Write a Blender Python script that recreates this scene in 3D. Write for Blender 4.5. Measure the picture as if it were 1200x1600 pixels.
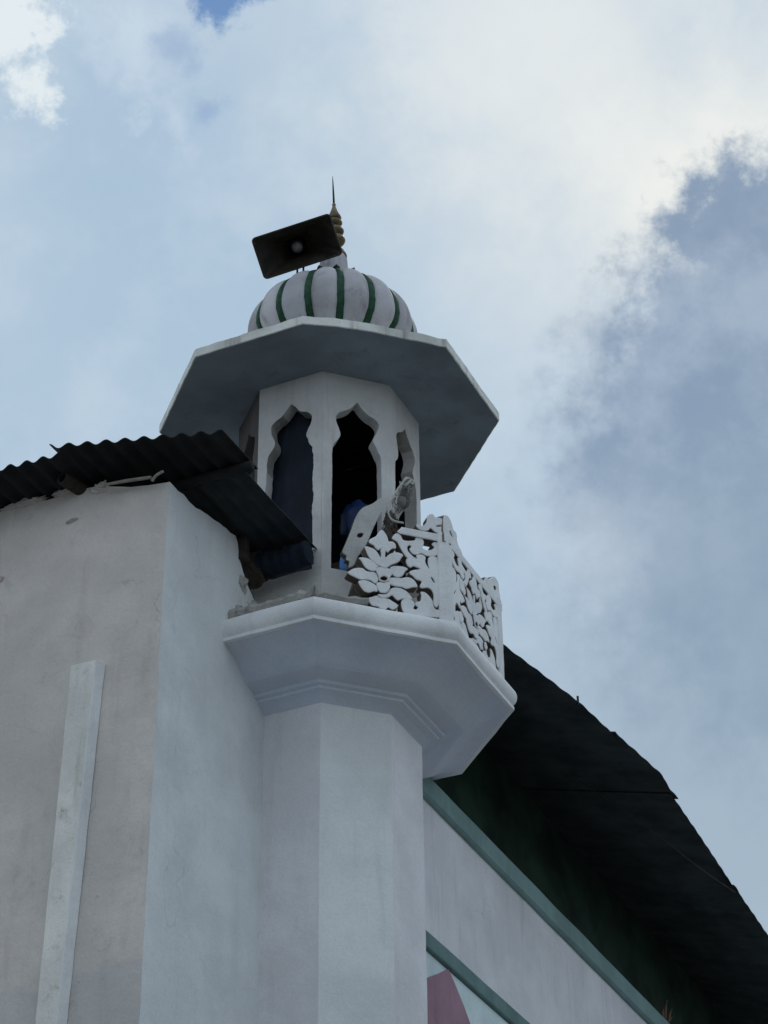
import bpy, bmesh, math, random
from mathutils import Vector, Matrix, noise
random.seed(7)
R_ = math.radians
sc = bpy.context.scene
for o in list(bpy.data.objects):
    bpy.data.objects.remove(o)
COL = sc.collection

# ------------------------------------------------------------------ camera
PITCH, ROLL = 0.6005, -0.0113
cam_d = bpy.data.cameras.new('camera')
cam = bpy.data.objects.new('camera', cam_d); COL.objects.link(cam)
cam_d.sensor_fit = 'VERTICAL'; cam_d.sensor_height = 24.0
cam_d.lens = 24.0 * 3560.0 / 1600.0
cam_d.clip_start = 0.1; cam_d.clip_end = 5000
_f = Vector((0, math.cos(PITCH), math.sin(PITCH)))
_u = Vector((0, -math.sin(PITCH), math.cos(PITCH)))
_r = Vector((1, 0, 0))
rt = _r * math.cos(ROLL) + _u * math.sin(ROLL)
up = -_r * math.sin(ROLL) + _u * math.cos(ROLL)
m = Matrix((rt, up, -_f)).transposed().to_4x4(); m.translation = Vector((0, 0, 1.6))
cam.matrix_world = m
sc.camera = cam

# ------------------------------------------------------------------ world: sky with broken cloud
SUN_AZ, SUN_EL = 14.0, 47.0          # degrees right of straight ahead, above horizon
def adir(az, el):
    a, e = R_(az), R_(el)
    return Vector((math.sin(a) * math.cos(e), math.cos(a) * math.cos(e), math.sin(e)))
world = bpy.data.worlds.new('World'); sc.world = world; world.use_nodes = True
wn, wl = world.node_tree.nodes, world.node_tree.links
wn.clear()
def W(t, **kw):
    n = wn.new(t)
    for k, v in kw.items(): setattr(n, k, v)
    return n
w_out = W('ShaderNodeOutputWorld'); w_bg = W('ShaderNodeBackground')
w_tc = W('ShaderNodeTexCoord')
D = W('ShaderNodeVectorMath', operation='NORMALIZE'); wl.new(w_tc.outputs['Generated'], D.inputs[0])
D = D.outputs[0]
sky = W('ShaderNodeTexSky', sky_type='NISHITA'); sky.sun_disc = False
sky.sun_elevation = R_(SUN_EL); sky.sun_rotation = R_(SUN_AZ)
sky.air_density = 1.0; sky.dust_density = 0.1; sky.ozone_density = 1.5
skyS = W('ShaderNodeVectorMath', operation='SCALE'); skyS.inputs[3].default_value = 0.10
skyT = W('ShaderNodeVectorMath', operation='MULTIPLY'); wl.new(sky.outputs[0], skyT.inputs[0]); skyT.inputs[1].default_value = (0.62, 0.88, 1.05); wl.new(skyT.outputs[0], skyS.inputs[0])
def wnoise(scale, detail, rough, off=(0, 0, 0), stretch=(1, 1, 1)):
    mp = W('ShaderNodeMapping'); mp.inputs[1].default_value = off; mp.inputs[3].default_value = stretch
    wl.new(D, mp.inputs[0])
    n = W('ShaderNodeTexNoise'); n.inputs['Scale'].default_value = scale; n.inputs['Detail'].default_value = detail
    n.inputs['Roughness'].default_value = rough
    wl.new(mp.outputs[0], n.inputs['Vector'])
    return n
def wmath(op, a, b=None, clamp=False):
    n = W('ShaderNodeMath', operation=op, use_clamp=clamp)
    for i, v in enumerate((a, b)):
        if v is None: continue
        if isinstance(v, (int, float)): n.inputs[i].default_value = v
        else: wl.new(v, n.inputs[i])
    return n.outputs[0]
def wramp(v, a, b, lo=0.0, hi=1.0, kind='SMOOTHSTEP'):
    n = W('ShaderNodeMapRange', interpolation_type=kind); wl.new(v, n.inputs[0])
    n.inputs[1].default_value = a; n.inputs[2].default_value = b
    n.inputs[3].default_value = lo; n.inputs[4].default_value = hi
    return n.outputs[0]
def wmix(fac, a, b):
    n = W('ShaderNodeMix', data_type='RGBA')
    if isinstance(fac, float): n.inputs[0].default_value = fac
    else: wl.new(fac, n.inputs[0])
    for i, v in ((6, a), (7, b)):
        if isinstance(v, tuple): n.inputs[i].default_value = (*v, 1)
        else: wl.new(v, n.inputs[i])
    return n.outputs[2]
nEdge = wnoise(26, 7, 0.60, (3.1, 1.7, 0.4)).outputs[0]       # billowed cloud edges
nEdge = wmath('SUBTRACT', nEdge, 0.5)
nFine = wmath('SUBTRACT', wnoise(95, 4, 0.62, (7.3, 0.2, 5.1)).outputs[0], 0.5)
nSoft = wnoise(9, 5, 0.5, (1.1, 6.2, 2.2)).outputs[0]          # broad tone
nBig = wnoise(3.2, 4, 0.5, (4.0, 2.5, 9.0)).outputs[0]
edge = wmath('ADD', wmath('MULTIPLY', nEdge, 1.0), wmath('MULTIPLY', nFine, 0.35))
edgeS = wmath('ADD', wmath('MULTIPLY', nEdge, 0.45), wmath('MULTIPLY', wmath('SUBTRACT', wnoise(62, 6, 0.62, (2.2, 5.7, 1.4)).outputs[0], 0.5), 1.0))
def cloud(az, el, r, soft, amp, small=False):
    """a cloud at a place in the sky: 1 inside, 0 outside, radius r degrees"""
    n = W('ShaderNodeVectorMath', operation='DISTANCE'); wl.new(D, n.inputs[0]); n.inputs[1].default_value = adir(az, el)
    d_ = wmath('ADD', n.outputs['Value'], wmath('MULTIPLY', edgeS if small else edge, R_(amp)))
    return wramp(d_, R_(r + soft), R_(r - soft))
def wmax(*l):
    r = l[0]
    for x in l[1:]: r = wmath('MAXIMUM', r, x)
    return r
PALE, BRIGHT, GREY = (0.43, 0.54, 0.70), (0.875, 0.885, 0.85), (0.265, 0.365, 0.53)
base = wmix(wramp(nBig, 0.30, 0.72), (0.385, 0.525, 0.68), (0.60, 0.70, 0.78))
base = wmix(wmath('MULTIPLY', wramp(nSoft, 0.35, 0.7), 0.35), base, (0.62, 0.70, 0.79))
# pale blue-grey haze of cloud left of the tower, bright thin cloud in front of the sun
base = wmix(wmath('MULTIPLY', cloud(-7, 37, 8.5, 5.0, 6.0), 0.70), base, (0.385, 0.525, 0.67))
mot = wnoise(20, 6, 0.58, (8.8, 3.3, 0.9)).outputs[0]
base = wmix(wmath('MULTIPLY', wramp(mot, 0.42, 0.70), 0.50), base, (0.56, 0.67, 0.77))
glow = cloud(9.6, 44.5, 6.2, 5.4, 7.0)
base = wmix(wmath('MULTIPLY', glow, wramp(wmath('ADD', mot, wmath('MULTIPLY', edge, 0.35)), 0.25, 0.72, 0.45, 1.0)), base, (0.745, 0.79, 0.80))
base = wmix(wmath('MULTIPLY', cloud(10.6, 41.9, 2.2, 2.2, 4.5), 0.95), base, BRIGHT)
base = wmix(wmath('MULTIPLY', cloud(5.0, 46.2, 3.2, 2.5, 6.0), 0.55), base, (0.80, 0.84, 0.85))
# elsewhere, out of view: bright noise clouds added to lift light on the walls
fill_puff = wramp(wmath('ADD', nBig, wmath('MULTIPLY', edge, 0.30)), 0.60, 0.66)
away = wramp(wmax(cloud(0, 36, 24, 5, 0.0)), 0.0, 1.0, 1.0, 0.0)
base = wmix(wmath('MULTIPLY', fill_puff, wmath('MULTIPLY', away, 0.8)), base, (0.90, 0.92, 0.92))
# grey cumulus on the right, ragged at its sunlit edge, melting away below
grey = wmax(cloud(12.3, 40.5, 2.1, 0.7, 3.6, True), cloud(10.8, 38.0, 2.9, 1.0, 4.0, True), cloud(11.0, 35.8, 4.3, 1.4, 4.2), cloud(12.4, 32.4, 5.0, 1.8, 4.4), cloud(16.5, 37, 5.2, 0.8, 4.0))
gtone = wmix(wramp(wmath('ADD', mot, wmath('ADD', wmath('MULTIPLY', edge, 0.55), wmath('MULTIPLY', edgeS, 0.35))), 0.28, 0.74), (0.235, 0.325, 0.455), (0.355, 0.445, 0.565))
base = wmix(wmath('MULTIPLY', grey, 0.97), base, gtone)
low = cloud(12, 28.0, 7.2, 4.0, 3.5)
base = wmix(wmath('MULTIPLY', low, 0.70), base, (0.285, 0.385, 0.49))
wisp = cloud(6.3, 33.4, 1.3, 1.1, 3.0, True)
base = wmix(wmath('MULTIPLY', wisp, 0.35), base, (0.62, 0.70, 0.80))
# white puffs on the upper left, small blue gaps
base = wmix(wmath('MULTIPLY', wmax(cloud(-13.6, 46.0, 1.35, 0.40, 3.6, True), cloud(-11.7, 44.5, 0.55, 0.40, 3.2, True)), 0.85), base, (0.82, 0.88, 0.90))
base = wmix(wmath('MULTIPLY', wmax(cloud(-8.2, 43.9, 0.25, 0.35, 2.4, True), cloud(-7.0, 44.0, 0.4, 0.5, 3.0, True), cloud(-9.0, 46.0, 0.9, 0.9, 4.0, True)), 0.45), base, (0.64, 0.74, 0.84))
gap = wmax(cloud(-6.0, 49.4, 1.6, 0.5, 3.2, True), wmath('MULTIPLY', wramp(wmath('ADD', nSoft, wmath('MULTIPLY', edge, 0.30)), 0.33, 0.28), away), cloud(-5.5, 47.3, 0.85, 0.35, 2.6, True), cloud(-9.6, 47.9, 0.75, 0.6, 3.0, True), wmath('MULTIPLY', cloud(-6.3, 44.2, 0.2, 0.4, 2.2, True), 0.5), wmath('MULTIPLY', cloud(-7.2, 45.7, 0.25, 0.5, 2.5, True), 0.4))
base = wmix(wmath('MULTIPLY', gap, 0.9), base, skyS.outputs[0])
wl.new(base, w_bg.inputs[0]); w_bg.inputs[1].default_value = 1.0
wl.new(w_bg.outputs[0], w_out.inputs[0])
world.cycles.sampling_method = 'NONE'

# ------------------------------------------------------------------ sun (veiled by cloud, behind the tower)
sun_d = bpy.data.lights.new('sun', 'SUN'); sun_d.energy = 1.1; sun_d.angle = R_(14); sun_d.color = (1.0, 0.96, 0.90)
sun = bpy.data.objects.new('sun', sun_d); COL.objects.link(sun)
sun.rotation_euler = (-adir(SUN_AZ, SUN_EL)).to_track_quat('-Z', 'Y').to_euler()
sun.location = adir(SUN_AZ, SUN_EL) * 60

sc.view_settings.view_transform = 'Standard'; sc.view_settings.look = 'None'
sc.view_settings.exposure = 0.0; sc.view_settings.gamma = 1.0
sc.view_settings.use_curve_mapping = False

# ------------------------------------------------------------------ materials
def mat_new(name):
    mt = bpy.data.materials.new(name); mt.use_nodes = True
    nt = mt.node_tree; b = nt.nodes['Principled BSDF']
    return mt, nt, b
class NT:
    def __init__(s, nt, rand=False):
        s.nt = nt; s.tc = nt.nodes.new('ShaderNodeTexCoord'); s.co = s.tc.outputs['Object']
        if rand:      # copies that share a mesh still get their own wear
            oi = nt.nodes.new('ShaderNodeObjectInfo'); ad = nt.nodes.new('ShaderNodeVectorMath'); ad.operation = 'MULTIPLY_ADD'
            cb = nt.nodes.new('ShaderNodeCombineXYZ')
            for k in range(3): nt.links.new(oi.outputs['Random'], cb.inputs[k])
            nt.links.new(cb.outputs[0], ad.inputs[0]); ad.inputs[1].default_value = (37, 53, 71); nt.links.new(s.co, ad.inputs[2]); s.co = ad.outputs[0]
    def noise(s, scale, detail=5, rough=0.55, stretch=(1, 1, 1), off=(0, 0, 0), dist=0.0):
        mp = s.nt.nodes.new('ShaderNodeMapping'); mp.inputs[1].default_value = off; mp.inputs[3].default_value = stretch
        s.nt.links.new(s.co, mp.inputs[0])
        n = s.nt.nodes.new('ShaderNodeTexNoise'); n.inputs['Scale'].default_value = scale
        n.inputs['Detail'].default_value = detail; n.inputs['Roughness'].default_value = rough
        n.inputs['Distortion'].default_value = dist
        s.nt.links.new(mp.outputs[0], n.inputs['Vector'])
        return n.outputs[0]
    def ramp(s, v, a, b, lo=0.0, hi=1.0):
        n = s.nt.nodes.new('ShaderNodeMapRange'); n.interpolation_type = 'SMOOTHSTEP'
        s.nt.links.new(v, n.inputs[0])
        for i, x in zip((1, 2, 3, 4), (a, b, lo, hi)): n.inputs[i].default_value = x
        return n.outputs[0]
    def mix(s, f, a, b):
        n = s.nt.nodes.new('ShaderNodeMix'); n.data_type = 'RGBA'
        if isinstance(f, float): n.inputs[0].default_value = f
        else: s.nt.links.new(f, n.inputs[0])
        for i, v in ((6, a), (7, b)):
            if isinstance(v, tuple): n.inputs[i].default_value = (*v, 1)
            else: s.nt.links.new(v, n.inputs[i])
        return n.outputs[2]
    def math(s, op, a, b):
        n = s.nt.nodes.new('ShaderNodeMath'); n.operation = op
        for i, v in enumerate((a, b)):
            if isinstance(v, (int, float)): n.inputs[i].default_value = v
            else: s.nt.links.new(v, n.inputs[i])
        return n.outputs[0]
    def bump(s, h, strength, dist, b):
        n = s.nt.nodes.new('ShaderNodeBump'); n.inputs['Strength'].default_value = strength
        n.inputs['Distance'].default_value = dist
        s.nt.links.new(h, n.inputs['Height']); s.nt.links.new(n.outputs[0], b.inputs['Normal'])
def plaster(name, c, dirt=(0.30, 0.27, 0.23), dirt_amt=0.35, var=0.12, streak=0.25, rough=0.85, bump=0.4, patch=None, patch_amt=0.0, seed=0.0, spots=0.0, rand=False, dado=None, crack=0.0):
    mt, nt, b = mat_new(name); T = NT(nt, rand)
    c = tuple(min(0.84, x * 1.19) for x in c)
    dark = tuple(x * (1 - var * 1.6) for x in c); light = tuple(min(1, x * (1 + var)) for x in c)
    col = T.mix(T.ramp(T.noise(1.7, 6, 0.6, off=(seed, 2, 5)), 0.3, 0.7), dark, light)
    if patch:
        col = T.mix(T.math('MULTIPLY', T.ramp(T.noise(1.1, 5, 0.55, off=(9, seed, 1)), 0.48, 0.62), patch_amt), col, patch)
    if dado:      # an older coat of paint below a wavering line
        sp_ = nt.nodes.new('ShaderNodeSeparateXYZ'); nt.links.new(T.co, sp_.inputs[0])
        zz = T.math('ADD', sp_.outputs[2], T.math('MULTIPLY', T.noise(3, 5, 0.6), 0.22))
        col = T.mix(T.math('MULTIPLY', T.ramp(zz, dado[0] + 0.13, dado[0] + 0.05), 0.42), col, dado[1])
    st = T.ramp(T.noise(4.5, 6, 0.6, stretch=(2.2, 2.2, 0.22), off=(seed, 8, 1)), 0.52, 0.78)
    col = T.mix(T.math('MULTIPLY', st, streak), col, dirt)
    d = T.ramp(T.noise(7.0, 5, 0.7, off=(2, seed, 7), dist=0.4), 0.55, 0.80)
    col = T.mix(T.math('MULTIPLY', d, dirt_amt), col, dirt)
    if spots:
        sp = T.ramp(T.noise(38, 3, 0.6, off=(5, seed, 3)), 0.66, 0.72)
        col = T.mix(T.math('MULTIPLY', sp, spots), col, (0.12, 0.11, 0.10))
    if crack:
        vo = nt.nodes.new('ShaderNodeTexVoronoi'); vo.feature = 'DISTANCE_TO_EDGE'; vo.inputs['Scale'].default_value = 0.9
        wp = nt.nodes.new('ShaderNodeTexNoise'); wp.inputs['Scale'].default_value = 3.5; wp.inputs['Detail'].default_value = 5
        nt.links.new(T.co, wp.inputs['Vector'])
        ad = nt.nodes.new('ShaderNodeVectorMath'); ad.operation = 'MULTIPLY_ADD'; nt.links.new(wp.outputs['Color'], ad.inputs[0]); ad.inputs[1].default_value = (0.5, 0.5, 0.5)
        nt.links.new(T.co, ad.inputs[2]); nt.links.new(ad.outputs[0], vo.inputs['Vector'])
        ck = T.math('MULTIPLY', T.ramp(vo.outputs['Distance'], 0.0065, 0.001), T.ramp(T.noise(1.4, 3, 0.5, off=(seed, 0, 4)), 0.50, 0.62))
        col = T.mix(T.math('MULTIPLY', ck, crack), col, (0.16, 0.15, 0.14))
    fine = T.noise(70, 4, 0.6, off=(1, 4, seed))
    col = T.mix(T.ramp(fine, 0.3, 0.75, 0.0, 0.10), col, (0.16, 0.16, 0.16))
    nt.links.new(col, b.inputs['Base Color'])
    b.inputs['Roughness'].default_value = rough
    b.inputs['Specular IOR Level'].default_value = 0.25
    h = T.math('ADD', T.math('MULTIPLY', T.noise(9, 6, 0.6, off=(seed, 1, 1)), 1.0), T.math('MULTIPLY', T.noise(90, 4, 0.65), 0.25))
    T.bump(h, bump, 0.02, b)
    return mt
def simple(name, c, rough=0.7, var=0.25, scale=12, c2=None, c2_amt=0.5, bump=0.3, metal=0.0, spec=0.3, stretch=(1, 1, 1)):
    mt, nt, b = mat_new(name); T = NT(nt)
    col = T.mix(T.ramp(T.noise(scale, 6, 0.6, stretch), 0.3, 0.72), tuple(x * (1 - var) for x in c), tuple(min(1, x * (1 + var)) for x in c))
    if c2: col = T.mix(T.math('MULTIPLY', T.ramp(T.noise(scale * 0.6, 8, 0.68, stretch, (3, 9, 2)), 0.5, 0.68), c2_amt), col, c2)
    nt.links.new(col, b.inputs['Base Color'])
    b.inputs['Roughness'].default_value = rough; b.inputs['Metallic'].default_value = metal
    b.inputs['Specular IOR Level'].default_value = spec
    T.bump(T.noise(scale * 5, 5, 0.6, stretch), bump, 0.006, b)
    return mt
M = {}
M['shaft'] = plaster('shaft_side_shade', (0.670, 0.655, 0.672), dirt_amt=0.16, var=0.06, streak=0.14, seed=1.0, patch=(0.675, 0.65, 0.655), patch_amt=0.5)
M['shaft_lit'] = plaster('shaft_front_lit', (0.675, 0.685, 0.68), dirt_amt=0.12, var=0.06, streak=0.14, seed=1.5, patch=(0.67, 0.68, 0.675), patch_amt=0.5)  # lit copy of the shaft plaster, for the front face
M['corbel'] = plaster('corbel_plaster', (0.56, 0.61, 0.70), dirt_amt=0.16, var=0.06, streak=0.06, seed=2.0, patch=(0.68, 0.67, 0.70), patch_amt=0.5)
M['rim'] = plaster('rim_plaster', (0.72, 0.73, 0.74), dirt_amt=0.30, var=0.08, streak=0.20, seed=3.0)
M['rail'] = plaster('railing_plaster', (0.74, 0.74, 0.75), dirt=(0.20, 0.16, 0.13), dirt_amt=0.22, var=0.08, streak=0.10, seed=4.0, bump=0.6)
M['frag'] = plaster('worn_railing_face', (0.47, 0.47, 0.45), dirt=(0.24, 0.22, 0.19), dirt_amt=0.6, var=0.15, streak=0.4, seed=4.5, bump=0.9)
M['break'] = plaster('broken_mortar', (0.17, 0.135, 0.11), dirt=(0.08, 0.06, 0.05), dirt_amt=0.6, var=0.25, seed=5.0, bump=1.0)
M['lantern'] = plaster('lantern_plaster', (0.575, 0.565, 0.55), dirt_amt=0.35, var=0.10, streak=0.40, seed=6.0)
M['lantern_dark'] = plaster('dark_lantern_render', (0.10, 0.09, 0.085), dirt=(0.05, 0.045, 0.04), dirt_amt=0.5, var=0.2, seed=6.5)  # darker brown render, used on the far-left lantern face only
M['canopy'] = plaster('canopy_edge_plaster', (0.66, 0.66, 0.62), dirt=(0.16, 0.15, 0.13), dirt_amt=0.9, var=0.16, streak=0.7, seed=7.0, spots=0.5)
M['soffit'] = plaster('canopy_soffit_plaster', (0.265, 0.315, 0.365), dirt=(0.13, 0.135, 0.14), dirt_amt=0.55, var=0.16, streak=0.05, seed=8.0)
M['dome'] = plaster('dome_plaster', (0.455, 0.435, 0.455), dirt=(0.17, 0.15, 0.16), dirt_amt=0.70, var=0.20, streak=0.75, seed=9.0, rand=True, patch=(0.46, 0.47, 0.50), patch_amt=0.7)
M['green'] = simple('dome_green_paint', (0.012, 0.075, 0.034), 0.65, 0.45, 22, (0.015, 0.022, 0.02), 0.8)
M['leaf'] = simple('dark_mossy_mortar', (0.05, 0.06, 0.055), 0.85, 0.5, 25)
M['bronze'] = simple('weathered_finial', (0.20, 0.15, 0.085), 0.55, 0.35, 18, (0.05, 0.04, 0.035), 0.6, metal=0.25)
M['iron'] = simple('dark_iron', (0.03, 0.025, 0.025), 0.6, 0.3, 30)
M['horn'] = simple('horn_enamel', (0.030, 0.026, 0.020), 0.5, 0.4, 9, (0.08, 0.06, 0.036), 0.6)
M['bulb'] = simple('horn_throat_grey', (0.24, 0.22, 0.22), 0.5, 0.15, 20)
M['front'] = plaster('annex_front_plaster', (0.60, 0.545, 0.505), dirt=(0.30, 0.25, 0.20), dirt_amt=0.30, var=0.07, streak=0.26, seed=11.0, crack=0.28, patch=(0.565, 0.53, 0.50), patch_amt=0.5, spots=0.14, dado=(6.27, (0.46, 0.475, 0.48)))
M['side'] = plaster('annex_side_plaster', (0.63, 0.645, 0.645), dirt_amt=0.12, var=0.05, streak=0.12, seed=12.0, crack=0.16, patch=(0.61, 0.615, 0.62), patch_amt=0.5)
M['strip'] = plaster('pilaster_plaster', (0.70, 0.68, 0.63), dirt=(0.22, 0.19, 0.15), dirt_amt=0.75, var=0.10, streak=0.5, seed=13.0, spots=0.3)
M['rubble'] = plaster('rough_mortar', (0.34, 0.325, 0.30), dirt=(0.16, 0.14, 0.12), dirt_amt=0.6, var=0.2, streak=0.2, seed=14.0, bump=1.0, spots=0.5)
M['tin'] = simple('dark_corrugated_iron', (0.016, 0.017, 0.018), 0.85, 0.35, 7, (0.028, 0.020, 0.016), 0.6, stretch=(1, 1, 1))
M['tin2'] = simple('painted_sheet_underside', (0.026, 0.034, 0.040), 0.8, 0.3, 6, (0.035, 0.027, 0.024), 0.4)
M['rooftin'] = simple('hall_roof_sheet', (0.036, 0.045, 0.048), 0.85, 0.4, 3, (0.034, 0.034, 0.034), 0.5, spec=0.15)
M['hallgreen'] = simple('bottle_green_paint', (0.020, 0.042, 0.028), 0.8, 0.5, 2.5, (0.03, 0.03, 0.022), 0.5, spec=0.15)
M['wood'] = simple('weathered_timber', (0.045, 0.036, 0.030), 0.85, 0.4, 14, (0.02, 0.017, 0.014), 0.6, stretch=(1, 6, 6))
M['stick'] = simple('pale_stick', (0.30, 0.275, 0.24), 0.8, 0.2, 20)
M['hall'] = plaster('hall_wall_plaster', (0.66, 0.65, 0.665), dirt=(0.33, 0.32, 0.32), dirt_amt=0.15, var=0.06, streak=0.30, seed=15.0, crack=0.16, patch=(0.61, 0.60, 0.62), patch_amt=0.5)
M['band'] = plaster('green_band_paint', (0.185, 0.285, 0.275), dirt=(0.10, 0.14, 0.135), dirt_amt=0.30, var=0.10, streak=0.30, seed=16.0)
M['band2'] = plaster('lower_green_band_paint', (0.125, 0.205, 0.195), dirt=(0.06, 0.09, 0.085), dirt_amt=0.4, var=0.14, streak=0.30, seed=17.0)
M['pale'] = plaster('pale_blue_panel', (0.60, 0.70, 0.76), dirt=(0.36, 0.42, 0.46), dirt_amt=0.45, var=0.10, streak=0.3, seed=18.0)
M['mauve'] = plaster('mauve_panel', (0.32, 0.185, 0.235), dirt=(0.20, 0.13, 0.15), dirt_amt=0.35, var=0.12, streak=0.5, seed=19.0)
M['navy'] = simple('navy_tarpaulin', (0.008, 0.014, 0.027), 0.7, 0.3, 6)
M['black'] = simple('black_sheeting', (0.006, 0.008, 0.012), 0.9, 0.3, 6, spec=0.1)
M['blue'] = simple('blue_plastic', (0.005, 0.022, 0.080), 0.5, 0.25, 10)
M['lblue'] = simple('light_blue_plastic', (0.12, 0.30, 0.70), 0.4, 0.2, 10)
M['sack'] = simple('brown_sacking', (0.065, 0.05, 0.04), 0.9, 0.4, 20, (0.03, 0.024, 0.02), 0.7, bump=0.8)
M['cloth'] = simple('dark_blue_cloth', (0.009, 0.015, 0.027), 0.9, 0.4, 12)
M['string'] = simple('pale_string', (0.55, 0.54, 0.48), 0.8, 0.15, 60)
M['weed'] = simple('dry_leaf', (0.16, 0.09, 0.05), 0.8, 0.3, 30)
M['ground'] = simple('packed_earth', (0.155, 0.155, 0.15), 0.95, 0.25, 0.6, (0.07, 0.09, 0.065), 0.5)
mt, nt, b = mat_new('clear_plastic')
b.inputs['Base Color'].default_value = (0.80, 0.79, 0.76, 1); b.inputs['Roughness'].default_value = 0.12
b.inputs['Transmission Weight'].default_value = 0.92; b.inputs['IOR'].default_value = 1.06; b.inputs['Specular IOR Level'].default_value = 0.8
T = NT(nt); T.bump(T.noise(45, 5, 0.6, (1, 1, 0.4)), 1.0, 0.02, b); M['plastic'] = mt

# ------------------------------------------------------------------ building frame: x = outward from the hall's side wall, y = back along it
AX, AY, WT = -0.3662, 12.3668, 0.4329
BF = Matrix.Translation((AX, AY, 0)) @ Matrix.Rotation(-WT, 4, 'Z')
def tag(o, label=None, cat=None, group=None, kind=None):
    if label: o['label'] = label
    if cat: o['category'] = cat
    if group: o['group'] = group
    if kind: o['kind'] = kind
    return o
def thing(name, base, label, cat, group=None):
    o = bpy.data.objects.new(name, None); COL.objects.link(o)
    o.empty_display_size = 0.2
    o.matrix_world = BF @ Matrix.Translation(base)
    o['base'] = base
    return tag(o, label, cat, group)
def origin(o):
    v = Vector((0, 0, 0))
    while o is not None:
        if 'base' in o: v += Vector(o['base'])
        o = o.parent
    return v
def put(name, me, mat, parent=None, base=(0, 0, 0), smooth=False):
    """mesh given in building-frame coordinates -> object under parent (or top level at base)"""
    off = origin(parent) if parent else Vector(base)
    me.transform(Matrix.Translation(-off))
    me.name = name
    mats = mat if isinstance(mat, (list, tuple)) else [mat]
    if len(me.materials) == 0:
        for x in mats: me.materials.append(M[x])
    if smooth:
        for p in me.polygons: p.use_smooth = True
    o = bpy.data.objects.new(name, me); COL.objects.link(o)
    if parent: o.parent = parent
    else:
        o.matrix_world = BF @ Matrix.Translation(base); o['base'] = base
    return o
def mesh(verts, faces, mids=None):
    me = bpy.data.meshes.new('m'); me.from_pydata([tuple(v) for v in verts], [], faces)
    if mids:
        me.update()
        for p, i in zip(me.polygons, mids): p.material_index = i
    me.update(); return me
def fix(me, sharp=None):
    bm = bmesh.new(); bm.from_mesh(me); bmesh.ops.recalc_face_normals(bm, faces=bm.faces); bm.to_mesh(me); bm.free(); return me
def bevel(me, w, seg=2):
    bm = bmesh.new(); bm.from_mesh(me); bmesh.ops.recalc_face_normals(bm, faces=bm.faces)
    ed = [e for e in bm.edges if len(e.link_faces) == 2 and e.calc_face_angle(0) > 0.4]
    bmesh.ops.bevel(bm, geom=ed, offset=w, segments=seg, affect='EDGES', profile=0.5, clamp_overlap=True)
    bm.to_mesh(me); bm.free(); return me
def nz(v, s, a):
    return noise.noise_vector(Vector(v) * s) * a
def jitter(me, s, a):
    for v in me.vertices: v.co += nz(v.co, s, a)
    me.update(); return me
def ring_pts(R, z, n=8, ph=22.5):
    return [Vector((R * math.sin(R_(ph + 360 / n * k)), -R * math.cos(R_(ph + 360 / n * k)), z)) for k in range(n)]
def octlathe(prof, n=8, ph=22.5, cap0=False, cap1=False, ctr=(0, 0), sub=1):
    vs, fs = [], []
    N_ = n * sub
    for (R, z) in prof:
        p = ring_pts(R, z, n, ph)
        for k in range(n):
            for j in range(sub):
                q = p[k].lerp(p[(k + 1) % n], j / sub); vs.append(q + Vector((ctr[0], ctr[1], 0)))
    for i in range(len(prof) - 1):
        for k in range(N_):
            a, b_ = i * N_ + k, i * N_ + (k + 1) % N_
            fs.append((a, b_, b_ + N_, a + N_))
    if cap0: fs.append(tuple(reversed(range(N_))))
    if cap1: fs.append(tuple(range((len(prof) - 1) * N_, len(prof) * N_)))
    return fix(mesh(vs, fs))
def tube(pts, r, n=8, closed_ends=True):
    pts = [Vector(p) for p in pts]; vs, fs = [], []
    rs = r if isinstance(r, (list, tuple)) else [r] * len(pts)
    pn = None
    for i, p in enumerate(pts):
        t = (pts[min(i + 1, len(pts) - 1)] - pts[max(i - 1, 0)]).normalized()
        a = t.cross(Vector((0, 0, 1))) if pn is None else pn - t * pn.dot(t)
        if a.length < 1e-4: a = t.cross(Vector((1, 0, 0)))
        a.normalize(); pn = a; b_ = t.cross(a)
        for k in range(n):
            c = 2 * math.pi * k / n; vs.append(p + (a * math.cos(c) + b_ * math.sin(c)) * rs[i])
    for i in range(len(pts) - 1):
        for k in range(n):
            q, w = i * n + k, i * n + (k + 1) % n; fs.append((q, w, w + n, q + n))
    if closed_ends:
        fs.append(tuple(reversed(range(n)))); fs.append(tuple(range((len(pts) - 1) * n, len(pts) * n)))
    return fix(mesh(vs, fs))
def crv(pts, n=6):
    pts = [Vector(p) for p in pts]; out = []
    P_ = [pts[0] * 2 - pts[1]] + pts + [pts[-1] * 2 - pts[-2]]
    for i in range(1, len(P_) - 2):
        for j in range(n):
            t = j / n; a, b_, c, d = P_[i - 1:i + 3]
            out.append(0.5 * ((2 * b_) + (c - a) * t + (2 * a - 5 * b_ + 4 * c - d) * t * t + (3 * b_ - a - 3 * c + d) * t ** 3))
    return out + [pts[-1]]
def smooth2(pl, n=3):
    out = []; L = len(pl)
    for i in range(L):
        a, b_, c, d = [Vector(pl[(i + k) % L]) for k in (-1, 0, 1, 2)]
        for j in range(n):
            t = j / n
            out.append(tuple(0.5 * ((2 * b_) + (c - a) * t + (2 * a - 5 * b_ + 4 * c - d) * t * t + (3 * b_ - a - 3 * c + d) * t ** 3)))
    return out
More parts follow.
